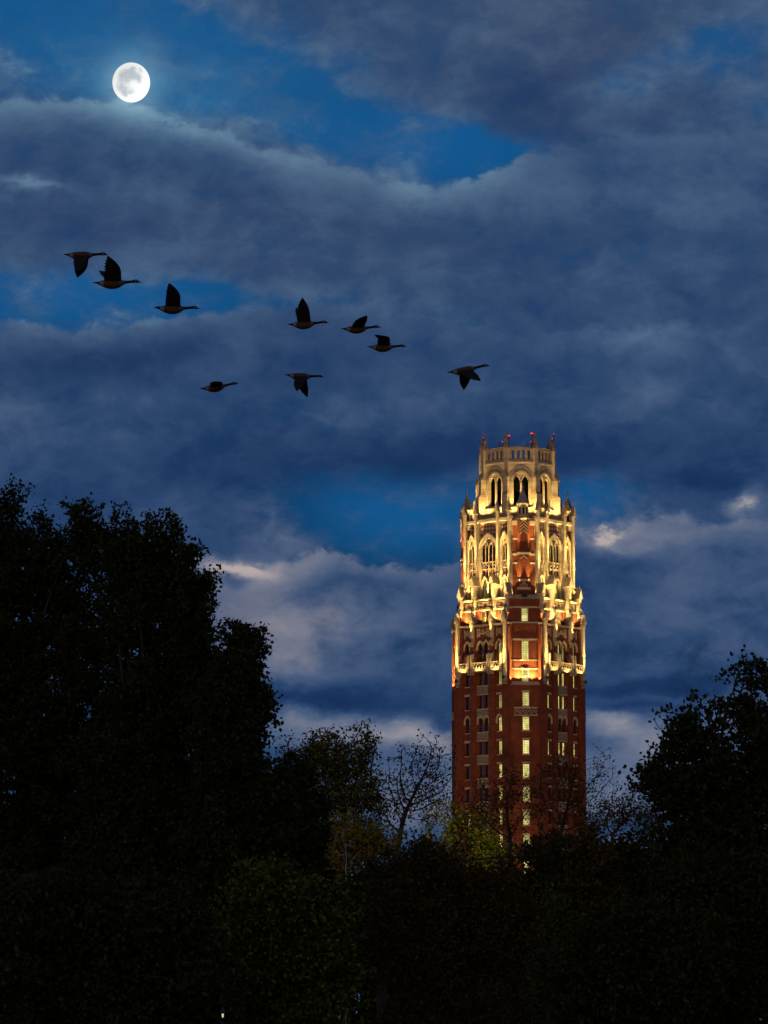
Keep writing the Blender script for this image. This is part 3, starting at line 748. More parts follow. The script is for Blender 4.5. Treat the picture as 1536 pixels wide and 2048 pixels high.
rf.frust(ring(8, .98, ph=R(22.5)), 0, ring(8, .93, ph=R(22.5)), .12); rf.frust(ring(8, .93, ph=R(22.5)), .12, ring(8, .55, ph=R(22.5)), h_*.48); rf.frust(ring(8, .55, ph=R(22.5)), h_*.48, ring(8, .1, ph=R(22.5)), h_)
RFM = rf.mesh('turret_roof', [M['slate']])
fi = MB(); fi.frust(ring(6, .1), 0, ring(6, .07), .2); fi.frust(ring(6, .07), .2, ring(6, .2), .35); fi.frust(ring(6, .2), .35, ring(6, .05), .5); fi.frust(ring(6, .06), .5, ring(6, .015), 1.05)
FIM = fi.mesh('finial', [M['weathered_stone']])
for ph in (0, -90, 90, 180):
    t = link('turret', TUR, tower, TM(ph, 0, 7.22, zC(1037)))
    r_ = link('turret_roof', RFM, t, Matrix.Translation((0, 0, zC(1003.5)-zC(1037))))
    link('finial', FIM, t, Matrix.Translation((0, 0, zC(973.5)-zC(1037)-.05)))

# ---- the octagonal crown
CS = 4.15; AP = CS/2*(1+math.sqrt(2)); HS = CS/2
zr0 = zO(1041); zt_w = zO(925.5); zp = zO(894)
def crown_wall():
    b = MB(); wb, wf = AP-.55, AP
    hw, zs, za = 1.18, zO(964), zO(945.5); zsill = zO(1010)
    # roof terrace level up to the sill, jambs, arch
    b.box(-HS, HS, wb, wf, zr0, zsill)
    for s in (-1, 1): lo, hi = sorted((s*hw, s*HS)); b.box(lo, hi, wb, wf, zsill, zt_w)
    a = arch(0, hw, zs, za-zs, 9); b.band(a, [(u, zt_w) for u, z in a], wb, wf-.003)
    # moulded hood
    b.band(arch(0, hw, zs, za-zs, 9), arch(0, hw+.24, zs, za-zs+.36, 9), wf-.002, wf+.12)
    for s in (-1, 1): lo, hi = sorted((s*hw, s*(hw+.24))); b.box(lo, hi, wf-.002, wf+.12, zsill, zs)
    b.band(arch(0, hw+.24, zs, za-zs+.36, 9), arch(0, hw+.62, zs+.1, za-zs+.95, 9), wf-.002, wf+.05, 1)
    b.wedge(-HS+.25, HS-.25, wb, wf+.3, zsill-.42, zsill+.1, zsill-.3, 1)
    # Y tracery: mullion and two lancet heads, set back in the opening
    w0, w1 = wf-.32, wf-.1
    b.box(-.13, .13, w0, w1, zsill, zs+.15); 
    for s in (-1, 1):
        b.band(arch(s*hw*.5+s*.02, hw*.5-.12, zs-.05, .95, 6), arch(s*hw*.5+s*.02, hw*.5+.03, zs-.05, 1.2, 6), w0, w1)
    for s in (-1, 1): lo, hi = sorted((s*(hw-.13), s*(hw+.01))); b.box(lo, hi, w0, w1, zsill, zs)
    d = .42; zc = zs+1.15; b.slab([(0, zs+.5), (d, zc), (0, min(za-.1, zc+.75)), (-d, zc)], w0+.02, w1-.02, 1)
    b.band(arch(0, hw-.14, zs, za-zs-.22, 9), arch(0, hw, zs, za-zs, 9), w0, w1)
    # cornice under the parapet
    b.box(-HS-.05, HS+.05, wb, wf+.08, zt_w, zt_w+.18)
    return b.mesh('crown_wall', [M['limestone'], M['weathered_stone']])
def parapet():
    b = MB(); w0, w1 = AP-.28, AP+.02; z0, z1, z2, z3 = zt_w+.18, zO(917.5), zO(900.5), zp
    b.box(-HS, HS, w0, w1, z0, z1, 0); b.box(-HS, HS, w0, w1, z2, z3, 0); b.wedge(-HS-.02, HS+.02, w0-.05, w1+.08, z3, z3+.05, z3+.02)
    op = [-1.14, -.38, .38, 1.14]; edges = [-HS] + sum([[c-.19, c+.19] for c in op], []) + [HS]
    for i in range(0, len(edges), 2): b.box(edges[i], edges[i+1], w0, w1-.01, z1, z2, 0)
    return b.mesh('parapet', [M['weathered_stone']])
CWM, PPM = crown_wall(), parapet()
def cpier():
    b = MB(); r0 = AP/math.cos(R(22.5))
    for za, zb_, d, hw in ((zr0, zO(990), 1.38, .40), (zO(990), zO(956), 1.0, .36), (zO(956), zO(893), .55, .30)):
        b.box(-hw, hw, r0-.75, r0+d-.3, za, zb_)
    for zz, d, hw in ((zO(990), 1.38, .40), (zO(956), 1.0, .36)):
        b.wedge(-hw, hw, r0, r0+d-.3, zz, zz+.9, zz+.02, 1)
    b.slab([(-.40, zO(956)), (.40, zO(956)), (0, zO(943))], r0-.1, r0+.74, 1)
    b.slab([(-.36, zO(896)), (.36, zO(896)), (0, zO(886))], r0-.4, r0+.3, 1)
    # pinnacle
    cy = -(r0-.16); z = zO(893)
    b.frust(ring(4, .40, 0, cy, R(45)), z, ring(4, .34, 0, cy, R(45)), zO(877.5), 1); b.frust(ring(4, .46, 0, cy, R(45)), zO(877.5), ring(4, .30, 0, cy, R(45)), zO(874.5), 1)
    b.frust(ring(4, .27, 0, cy, R(45)), zO(874.5), ring(4, .05, 0, cy, R(45)), zO(860.5), 1)
    return b.mesh('crown_pier', [M['limestone'], M['weathered_stone']])
CPM = cpier()
for k in range(8):
    link('crown_wall', CWM, tower, TM(45*k)); link('parapet', PPM, tower, TM(45*k)); link('crown_pier', CPM, tower, TM(45*k+22.5))
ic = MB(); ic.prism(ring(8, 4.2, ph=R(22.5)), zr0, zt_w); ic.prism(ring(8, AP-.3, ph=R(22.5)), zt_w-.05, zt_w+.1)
link('belfry_shade_core', ic.mesh('belfry_shade_core', [M['dark']]), tower)  # near-black core added inside so the belfry openings read as dark
rt = MB(); rt.prism(octa(6.4, 7.6), z_top_C-.35, zr0+.02); link('terrace_roof', rt.mesh('terrace_roof', [M['weathered_stone']]), tower)

# ---- floodlights fixed to the tower, and wash lamps added off its walls
K = .60
for ph in FACES:
    for s in (-1, 1):
        uplight(ph, s*4.32, 9.35, zF(1356), 32000*K, 5.5, 0, 34, 1.0, inset=.56)
        uplight(ph, s*1.78, 9.1, zF(1277.5), 5200*K, 11, 0, 44, 1.0, inset=.5)
        uplight(ph, s*4.25, 8.75, zF(1214), 5600*K, 9, 0, 42, 1.0, inset=.5)
        uplight(ph, s*1.80, 8.85, zF(1214), 5600*K, 9, 0, 42, 1.0, inset=.55)
        uplight(ph, s*4.02, 7.95, zF(1169), 24000*K, 5.5, 0, 34, 1.0, inset=.6)
        uplight(ph, s*1.98, 7.95, zF(1143.5), 22000*K, 5.5, 0, 34, 1.0, inset=.56)
    for u in (-2.95, 0, 2.95):
        uplight(ph, u, 9.7, zF(1351), 950*K, 22, 0, 100, fixture=False)                 # under the balcony front
        uplight(ph, u, 8.02, z_top_A+.22, 4400*K, 16, 0, 120, fixture=False)              # on the ledge, into the recessed storey
        uplight(ph, u, 7.46, z_top_B+.25, 1500*K, 6, 0, 85, fixture=False)              # on the upper ledge
for ph in FACES:
    for u in (-3.0, 0, 3.0):
        uplight(ph, u, 9.3, z_top_A+.6, 30000*K, 17, 0, 40, 1.0, fixture=False, size=.2)     # unseen lamps added off the wall to even the wash on the top stage
for ph in (0, -90, 90):
    for u in (-1.0, 0, 1.0):
        uplight(ph, u, 9.6, zC(1363)+.1, 3600*K, 11, 0, 110, fixture=False)
    for s in (-1, 1):
        uplight(ph, s*1.95, 9.3, zC(1362)+.1, 900*K, 8, 0, 90, fixture=False)
        uplight(ph, s*.80, 8.62, zC(1176), 11000*K, 7, 0, 34, 1.0, fixture=False)
        uplight(ph, s*.85, 8.55, zC(1103)+.05, 6500*K, 8, s*4, 36, 1.0, fixture=False)
        uplight(ph, s*1.6, 8.2, zC(1186), 2600*K, 5, 0, 50, 1.0, fixture=False)
for k in range(-2, 3):
    for s in (-1, 1): uplight(45*k, s*1.25, AP+(1.35 if k % 2 == 0 else 1.08), zr0+(.15 if k % 2 == 0 else .42), (6000 if k % 2 == 0 else 5200)*K, 9, -s*3, 95, 1.0, fixture=False)
# town light from the streets in front of the tower washes the whole shaft
def flood(x, y, z, tx, ty, tz, power, cone, color):
    ld = bpy.data.lights.new('street_flood', 'SPOT'); ld.energy = power; ld.color = color; ld.spot_size = R(cone); ld.spot_blend = .5; ld.shadow_soft_size = .5
    o = bpy.data.objects.new('street_flood', ld); col.objects.link(o); o.location = (x, y, z)
    o.rotation_euler = (Vector((tx, ty, tz))-Vector((x, y, z))).to_track_quat('-Z', 'Y').to_euler()
TOWN = (1.0, .66, .38)
flood(TX-34, D-96, 9, TX, D, 52, 62000*1.38, 55, TOWN); flood(TX+38, D-94, 9, TX, D, 52, 62000*1.38, 55, TOWN)

# ---- red aircraft warning lamps among the pinnacles
def beacon(px, py, Y, r, pole):
    e = bpy.data.objects.new('warning_lamp', None); col.objects.link(e); p = W(px, py, Y); e.location = p - Vector((0, 0, pole))
    b = MB(); b.frust(ring(10, r*.8), pole-r*.55, ring(10, r), pole); b.frust(ring(10, r), pole, ring(10, r*.55), pole+r*.6); link('lens', b.mesh('lens', [M['red_lens']]), e)
    b = MB(); b.prism(ring(6, .05), 0, pole-r*.55); b.frust(ring(8, r*.7), pole-r*.85, ring(8, r*.85), pole-r*.55); link('pole', b.mesh('pole', [M['fixture']]), e)
    return e
G_ = 'red warning lamps on the tower crown'
for i, (px, py, Y, r, pole, lab) in enumerate((
    (969.2, 867.5, 509.0, .09, 1.0, 'small red warning lamp at the tip of the far left pinnacle'),
    (966.6, 875.5, 507.5, .09, 1.2, 'small red warning lamp halfway up the far left pinnacle'),
    (1017.6, 871.6, 505.8, .20, 1.5, 'bright red warning lamp right of the tallest left pinnacle'),
    (1004.8, 883.5, 505.3, .11, 1.0, 'dim red warning lamp low beside the second pinnacle from the left'),
    (1063.5, 866.8, 505.8, .23, 2.3, 'largest red warning lamp, on a pole left of the third pinnacle'),
    (1062.3, 883.5, 505.5, .11, 1.0, 'dim red warning lamp below the largest red lamp'),
    (1107.6, 867.5, 509.0, .09, 1.0, 'small red warning lamp at the tip of the far right pinnacle'),
    (1104.6, 877.2, 507.5, .11, 1.2, 'small red warning lamp low on the left of the far right pinnacle'))):
    tag(beacon(px, py, Y, r, pole), lab, 'lamp', G_)
# ================================================================ ground
def build_ground():
    n = 60; xs = np.linspace(-1, 1, n+1); xs = np.sign(xs)*np.abs(xs)**2.2*6000
    X, Y = np.meshgrid(xs, xs+300)
    Z = 3.2*np.exp(-((X/60)**2+((Y+5)/45)**2)) + .25*np.sin(X/37)*np.cos(Y/43)*np.exp(-((X/900)**2+(Y/900)**2)) - .3
    v = np.stack([X, Y, Z], -1).reshape(-1, 3)
    f = [(j*(n+1)+i, j*(n+1)+i+1, (j+1)*(n+1)+i+1, (j+1)*(n+1)+i) for j in range(n) for i in range(n)]
    me = bpy.data.meshes.new('ground'); me.from_pydata(v.tolist(), [], f)
    m, k, b = mat('grass_ground', rough=.95); o = k.node('ShaderNodeTexCoord').outputs['Object']
    nn = k.noise(o, .3, 6, .6); k.l.new(k.mix(nn.outputs[0], (.02, .03, .01, 1), (.05, .05, .02, 1)), b.inputs['Base Color'])
    me.materials.append(m); me.polygons.foreach_set('use_smooth', [True]*len(f))
    tag(link('ground', me), kind='structure')
build_ground()

# ================================================================ moon
def build_moon():
    dist = 9000.0; d = mdir; rad = 39.0/F*dist
    bm = bmesh.new(); bmesh.ops.create_uvsphere(bm, u_segments=64, v_segments=32, radius=rad)
    me = bpy.data.meshes.new('moon'); bm.to_mesh(me); bm.free(); me.polygons.foreach_set('use_smooth', [True]*len(me.polygons))
    m = bpy.data.materials.new('moon_surface'); m.use_nodes = True; k = NT(m.node_tree); m.node_tree.nodes.clear()
    out = k.node('ShaderNodeOutputMaterial'); em = k.node('ShaderNodeEmission')
    o = k.node('ShaderNodeTexCoord').outputs['Object']
    p = k.vmath('SCALE', o, scale=1.0/rad)      # x right, z up on the near side
    wn = k.noise(p, 3.2, 6, .62); off = k.vmath('SCALE', k.vmath('SUBTRACT', wn.outputs['Color'], (.5, .5, .5)), scale=.34)
    q = k.vmath('ADD', p, off)
    acc = 0.0
    for (x, z, r, a) in ((-.48, .36, .24, .8), (-.10, .52, .2, .75), (.08, .70, .16, .7), (.26, .32, .2, .85), (.52, .62, .13, .6), (.42, .16, .12, .5), (-.2, .12, .14, .45),
                         (-.30, -.38, .22, .55), (.0, -.46, .14, .5), (-.36, -.58, .12, .7), (-.55, -.1, .22, .4), (.02, .28, .12, .4), (-.62, -.35, .2, .35)):
        y = -math.sqrt(max(0, 1-x*x-z*z)); dv = k.vmath('DISTANCE', q, (x, y, z))
        acc = k.math('MULTIPLY_ADD', k.math('EXPONENT', k.math('MULTIPLY', k.math('POWER', k.math('DIVIDE', dv, r*1.3), 2.0), -1.0)), a, acc)
    n2 = k.noise(p, 7.0, 6, .65)
    f = k.math('MULTIPLY_ADD', k.math('SUBTRACT', n2.outputs[0], .5), .7, acc)
    c = k.mix(k.sstep(f, -.05, .95), lin(247, 249, 248), lin(190, 198, 204))
    k.l.new(c, em.inputs[0])
    sp = k.node('ShaderNodeSeparateXYZ'); k.l.new(p, sp.inputs[0])
    br = k.math('MULTIPLY_ADD', k.math('SUBTRACT', sp.outputs[0], sp.outputs[2]), .12, 1.02)
    k.l.new(br, em.inputs[1]); k.l.new(em.outputs[0], out.inputs[0]); me.materials.append(m)
    ob = link('moon', me); ob.location = Vector((0, 0, CAMZ)) + d*dist
    ob.rotation_euler = (moon_el, 0, -moon_az); ob.scale = (.955, 1.0, 1.01)
    tag(ob, 'bright nearly full white moon with grey seas above the cloud bank', 'moon')
build_moon()

# ================================================================ geese
GM = [mat('goose_brown', (.105, .062, .03, 1), .9)[0], mat('goose_black', (.008, .007, .007, 1), .7)[0], mat('goose_white', (.36, .31, .24, 1), .9)[0], mat('goose_wing', (.018, .013, .010, 1), .9)[0], mat('goose_breast', (.17, .115, .065, 1), .9)[0]]
BODY = [(-.43, .015, .03, .006, 1), (-.37, .012, .055, .012, 1), (-.31, .005, .055, .030, 1), (-.29, .003, .06, .04, 2), (-.22, -.005, .085, .068, 2), (-.20, -.008, .09, .075, 0), (-.08, -.018, .112, .105, 0),
        (.05, -.012, .112, .108, 0), (.15, .002, .092, .088, 4), (.215, .016, .06, .058, 4), (.25, .026, .040, .041, 1), (.30, .034, .030, .032, 1), (.40, .046, .027, .029, 1), (.45, .053, .028, .031, 1),
        (.475, .057, .031, .036, 1), (.49, .058, .034, .040, 2), (.515, .058, .034, .040, 1), (.545, .053, .028, .032, 1), (.565, .047, .018, .018, 1), (.60, .040, .013, .010, 1), (.625, .036, .006, .005, 1)]
def goose_body():
    b = MB(); n = 14; rings = []
    st = BODY
    for (x, z, ry, rz, mi) in st: rings.append([(x, ry*math.cos(2*math.pi*i/n), z + rz*math.sin(2*math.pi*i/n)) for i in range(n)])
    i0 = 0
    for r in rings: b.v += r
    for k in range(len(rings)-1):
        for i in range(n):
            j = (i+1) % n; mi = st[k][4]
            if mi == 2 and st[k][0] > .4:      # the cheek patch sits low on each side of the head
                mi = 2 if math.sin(2*math.pi*(i+.5)/n) < .35 else 1
            if mi == 2 and st[k][0] < 0: mi = 2 if math.sin(2*math.pi*(i+.5)/n) < .55 else 1
            b.f.append((k*n+i, k*n+j, (k+1)*n+j, (k+1)*n+i)); b.m.append(mi)
    b.f.append(tuple(range(n))[::-1]); b.m.append(1); e = (len(rings)-1)*n; b.f.append(tuple(e+i for i in range(n))); b.m.append(1)
    return b.mesh('goose', GM)
def goose_wing(side, el1, el2, sw1, sw2, l1=.33, l2=.48, tw=0.0, spread=.0, ch=1.0):
    """el1 / el2: elevation of arm and hand (degrees), sw1 / sw2: forward sweep of arm and hand"""
    b = MB(); ns, nc = 22, 9; sec = []
    p = Vector((.05, side*.05, .035)); L = l1+l2
    for i in range(ns+1):
        s = i/ns; d = s*L
        t = min(1, max(0, (d-l1*.7)/(l1*.6))); t = t*t*(3-2*t)
        el = R(el1+(el2-el1)*t); sw = R(sw1+(sw2-sw1)*t)
        dirn = Vector((math.sin(sw), side*math.cos(sw)*math.cos(el), math.cos(sw)*math.sin(el)))
        if i: p = p + dirn*(L/ns)
        c = (.34-.03*s if s < .45 else .3265*(1-((s-.45)/.565)**1.9)) * ch
        c = max(c, .02)
        lead = .36*c; trail = -.64*c
        if s > .45: trail *= 1 - max(spread, .13)*(.5+.5*math.cos(i*math.pi))*(1+1.5*(s-.45))            # slotted primaries
        elif i % 2: trail *= .96
        nrm = dirn.cross(Vector((1, 0, 0))).normalized()*side
        fore = Vector((1, 0, 0)) - dirn*dirn.x; fore.normalize(); fore = fore*math.cos(R(tw)) + nrm*math.sin(R(tw))
        th = .034*(1-s)**.7 + .005
        up_, lo_ = [], []
        for j in range(nc):
            x = lead + (trail-lead)*j/(nc-1); h = th*math.sin(math.pi*min(.985, max(.015, (j+.3)/(nc-.4))))**.8
            cam = .05*c*math.sin(math.pi*j/(nc-1))
            up_.append(p + fore*x + nrm*(cam+h*.5)); lo_.append(p + fore*x + nrm*(cam-h*.5-.001))
        sec.append(up_ + lo_[::-1])
    m = 2*nc
    for r in sec: b.v += [tuple(q) for q in r]
    for i in range(ns):
        for j in range(m):
            q = (j+1) % m; b.f.append((i*m+j, i*m+q, (i+1)*m+q, (i+1)*m+j)); b.m.append(3)
    b.f.append(tuple(range(m))[::-1]); b.m.append(3); b.f.append(tuple(ns*m+j for j in range(m))); b.m.append(3)
    return b.mesh('wing', GM)
def union(meshes, name):
    obs = [link('tmp', m) for m in meshes]
    for o in obs[1:]:
        md = obs[0].modifiers.new('u', 'BOOLEAN'); md.operation = 'UNION'; md.solver = 'EXACT'; md.object = o
    bpy.context.view_layer.update()
    dg = bpy.context.evaluated_depsgraph_get(); me = bpy.data.meshes.new_from_object(obs[0].evaluated_get(dg)); me.name = name
    for o in obs: bpy.data.objects.remove(o)
    return me
def goose(px, py, Y, size, pitch, yaw, near, far, label):
    me = union([goose_body(), goose_wing(-1, *near[0], **near[1]), goose_wing(1, *far[0], **far[1])], 'goose')
    me.polygons.foreach_set('use_smooth', [True]*len(me.polygons))
    o = link('goose', me); o.location = W(px-8.5, py, Y); o.rotation_euler = (0, -R(pitch), R(yaw)); o.scale = (size,)*3
    tag(o, label, 'goose', 'geese flying across the evening sky')
N_ = lambda *a, **k: (a, k)
# (pixel of the body centre), distance, size, pitch, yaw, near wing, far wing
goose(172, 511, 83, 1.0, -2, 0, N_(-46, -54, -2, -10, l2=.36), N_(-44, -48, -8, -22, l2=.34), 'goose highest and leftmost in the flock, one wing hanging straight down')
goose(234, 567, 80, 1.04, 0, 4, N_(36, 42, 0, -22, l2=.40, spread=.2, ch=1.12), N_(34, 38, -6, -46, l2=.42, spread=.25, ch=1.05), 'goose second from the left, broad raised wings with feathered edges')
goose(354, 618, 82, 1.0, -2, 2, N_(44, 50, 0, -24, l2=.34, spread=.15, ch=1.05), N_(16, 10, -30, -62, l1=.3, l2=.36), 'goose third from the left, raised wing with the far wing tip showing behind')
goose(617, 649, 88, .98, 1, 0, N_(48, 56, -4, -8, l2=.38), N_(46, 54, -8, -34, l2=.38, spread=.2), 'goose with two narrow wings raised straight up')
goose(723, 658, 90, .97, 2, 6, N_(13, 20, 6, 18, l2=.34), N_(8, 10, 0, -10, l2=.3), 'goose with wings half raised, just above a flat winged goose')
goose(775, 695, 90, .95, -1, 0, N_(32, 6, 2, -46, l2=.38), N_(32, 14, 4, -16, l2=.32), 'goose with bent flat topped wings, right below the half raised one')
goose(440, 775, 92, .98, 8, 10, N_(4, -3, -4, -22, l2=.46), N_(8, 4, 2, -8), 'goose gliding alone lowest left with level wings')
goose(610, 753, 90, .95, -5, 0, N_(-42, -50, -2, -12, l2=.42, ch=.95), N_(-38, -46, 8, 16, l2=.40, ch=.8), 'goose with both wings pushed down, under the pair in the middle')
goose(938, 741, 87, 1.0, 8, 0, N_(-38, -42, 14, 26, l2=.42, ch=.9), N_(-32, -34, -4, -12, l2=.40, ch=.85), 'goose leading at the right above the tower, wings swept down and forward')

# ================================================================ trees
def leaf_mat(name, cols, rough=.6):
    m = bpy.data.materials.new(name); m.use_nodes = True; k = NT(m.node_tree); b = m.node_tree.nodes['Principled BSDF']
    g = k.node('ShaderNodeNewGeometry'); c = k.ramp(g.outputs['Random Per Island'], cols)
    k.l.new(c, b.inputs['Base Color']); b.inputs['Roughness'].default_value = rough; b.inputs['Specular IOR Level'].default_value = .06
    return m
LM = {
 'dark': leaf_mat('dark_leaves', [(0, (.020, .028, .006, 1)), (.6, (.034, .043, .007, 1)), (1, (.062, .068, .010, 1))]),
 'green': leaf_mat('green_leaves', [(0, (.035, .055, .006, 1)), (.6, (.075, .10, .010, 1)), (1, (.16, .18, .016, 1))]),
 'autumn': leaf_mat('autumn_leaves', [(0, (.13, .13, .012, 1)), (.5, (.24, .20, .016, 1)), (.85, (.30, .18, .016, 1)), (1, (.34, .13, .018, 1))]),
 'brown': leaf_mat('brown_leaves', [(0, (.05, .038, .009, 1)), (.6, (.10, .066, .012, 1)), (1, (.16, .09, .015, 1))]),
 'olive': leaf_mat('olive_leaves', [(0, (.045, .055, .007, 1)), (.6, (.12, .12, .012, 1)), (1, (.28, .25, .025, 1))]),
}
def bark_mat(name, c1, c2):
    m, k, b = mat(name, rough=.95); o = k.node('ShaderNodeTexCoord').outputs['Object']
    n = k.noise(k.vmath('MULTIPLY', o, (3, 3, .8)), 1.5, 5, .6); k.l.new(k.mix(n.outputs[0], c1, c2), b.inputs['Base Color']); return m
BK = {'bark': bark_mat('bark', (.035, .026, .02, 1), (.08, .06, .045, 1)), 'pale': bark_mat('pale_bark', (.35, .32, .28, 1), (.58, .54, .48, 1))}

def grow(att, base, trunk_top, step, kill, rng, wander=.25, maxit=220):
    """space colonisation: returns node positions and parent indices"""
    P = [np.array(base, float)]; par = [-1]
    L = np.linalg.norm(trunk_top-base); n = max(2, int(L/step))
    for i in range(1, n+1):
        t = i/n; P.append(base + (trunk_top-base)*t + rng.normal(0, .03*L/n + .02, 3)*np.array([1, 1, .2])*(1 if i < n else 0)); par.append(i-1)
    A = att.copy(); alive = np.ones(len(A), bool)
    pos = np.array(P); dist = np.full(len(A), 1e9); near = np.zeros(len(A), int)
    def upd(i0, arr):
        nonlocal dist, near
        for i in range(0, len(arr), 256):
            d = np.linalg.norm(A[:, None, :]-arr[None, i:i+256], axis=2); j = d.argmin(1); dm = d[np.arange(len(A)), j]
            m = dm < dist; dist[m] = dm[m]; near[m] = j[m]+i0+i
    start = max(1, int(n*.45)); upd(start, pos[start:])
    for it in range(maxit):
        alive &= dist > kill
        if not alive.any(): break
        idx = np.where(alive)[0]; nn = near[idx]
        v = A[idx]-pos[nn]; v /= np.linalg.norm(v, axis=1)[:, None]+1e-9
        u, inv = np.unique(nn, return_inverse=True); s = np.zeros((len(u), 3)); np.add.at(s, inv, v)
        s += rng.normal(0, wander, s.shape); s[:, 2] += .12
        s /= np.linalg.norm(s, axis=1)[:, None]+1e-9
        new = pos[u] + s*step
        i0 = len(pos); pos = np.vstack([pos, new]); par += u.tolist(); upd(i0, new)
        if len(pos) > 15000: break
    return pos, np.array(par)
def branches(pos, par, tip, expo, rmax=None):
    n = len(pos); acc = np.zeros(n)
    ch = np.zeros(n, int); np.add.at(ch, par[1:], 1)
    order = np.arange(n-1, -1, -1)
    for i in order:
        if ch[i] == 0: acc[i] += tip**expo
        p = par[i]
        if p >= 0: acc[p] += acc[i]
    r = acc**(1/expo)
    if rmax: r = r*min(1, rmax/r[0]) if r[0] > rmax else r
    return np.maximum(r, tip*.7), ch
def tubes(pos, par, r, sides=5):
    c = np.arange(1, len(pos)); p = par[1:]; a, b = pos[p], pos[c]; d = b-a; l = np.linalg.norm(d, axis=1)[:, None]+1e-9; d = d/l
    ref = np.where(np.abs(d[:, 2:3]) < .9, np.array([[0, 0, 1.]]), np.array([[1., 0, 0]])); x = np.cross(d, ref); x /= np.linalg.norm(x, axis=1)[:, None]; y = np.cross(d, x)
    rp = np.minimum(r[p], r[c]*1.35)[:, None]; rc = r[c][:, None]
    a = a - d*rp*.4; b = b + d*rc*.3
    V = []
    for k in range(sides):
        t = 2*math.pi*k/sides; o = x*math.cos(t)+y*math.sin(t); V += [a+o*rp, b+o*rc]
    V = np.stack(V, 1); m = len(c); base = (np.arange(m)*2*sides)[:, None]; Fc = []
    for k in range(sides):
        q = (k+1) % sides; Fc.append(np.concatenate([base+2*k, base+2*q, base+2*q+1, base+2*k+1], 1))
    return V.reshape(-1, 3), np.concatenate(Fc, 0)
def leaves(cent, dirs, n_each, spread, size, rng, droop=.25, flat=.75):
    N = len(cent)*n_each
    c = np.repeat(cent, n_each, 0) + rng.normal(0, 1, (N, 3))*np.repeat(spread, n_each)[:, None]*np.array([1, 1, flat])
    ax = rng.normal(0, 1, (N, 3)) + np.repeat(dirs, n_each, 0)*.8; ax[:, 2] -= droop; ax /= np.linalg.norm(ax, axis=1)[:, None]
    rf = rng.normal(0, 1, (N, 3)); sd = np.cross(ax, rf); sd /= np.linalg.norm(sd, axis=1)[:, None]+1e-9; nr = np.cross(ax, sd)
    s = (size*rng.uniform(.65, 1.3, N))[:, None]
    V = np.stack([c - ax*s*.5, c + sd*s*.33 + nr*s*.08, c + ax*s*.5, c - sd*s*.33 + nr*s*.08], 1).reshape(-1, 3)
    return V, np.arange(N*4).reshape(N, 4)
def np_mesh(name, V, Fc, material, smooth=False):
    me = bpy.data.meshes.new(name); nv, nf = len(V), len(Fc)
    me.vertices.add(nv); me.vertices.foreach_set('co', np.ascontiguousarray(V, dtype=np.float32).ravel())
    me.loops.add(nf*4); me.loops.foreach_set('vertex_index', np.ascontiguousarray(Fc, dtype=np.int32).ravel())
    me.polygons.add(nf); me.polygons.foreach_set('loop_start', np.arange(0, nf*4, 4, dtype=np.int32)); me.polygons.foreach_set('loop_total', np.full(nf, 4, np.int32))
    me.update(calc_edges=True); me.validate(); me.materials.append(material)
    if smooth: me.polygons.foreach_set('use_smooth', np.ones(nf, bool))
    return me
def hash3(p, seed):
    s = np.sin(p @ np.array([[1.3, .7, 2.1], [1.9, 1.1, .6], [.8, 2.3, 1.4]]) + seed); return (s[:, 0]+s[:, 1]*s[:, 2])*.5
NLEAF = 0
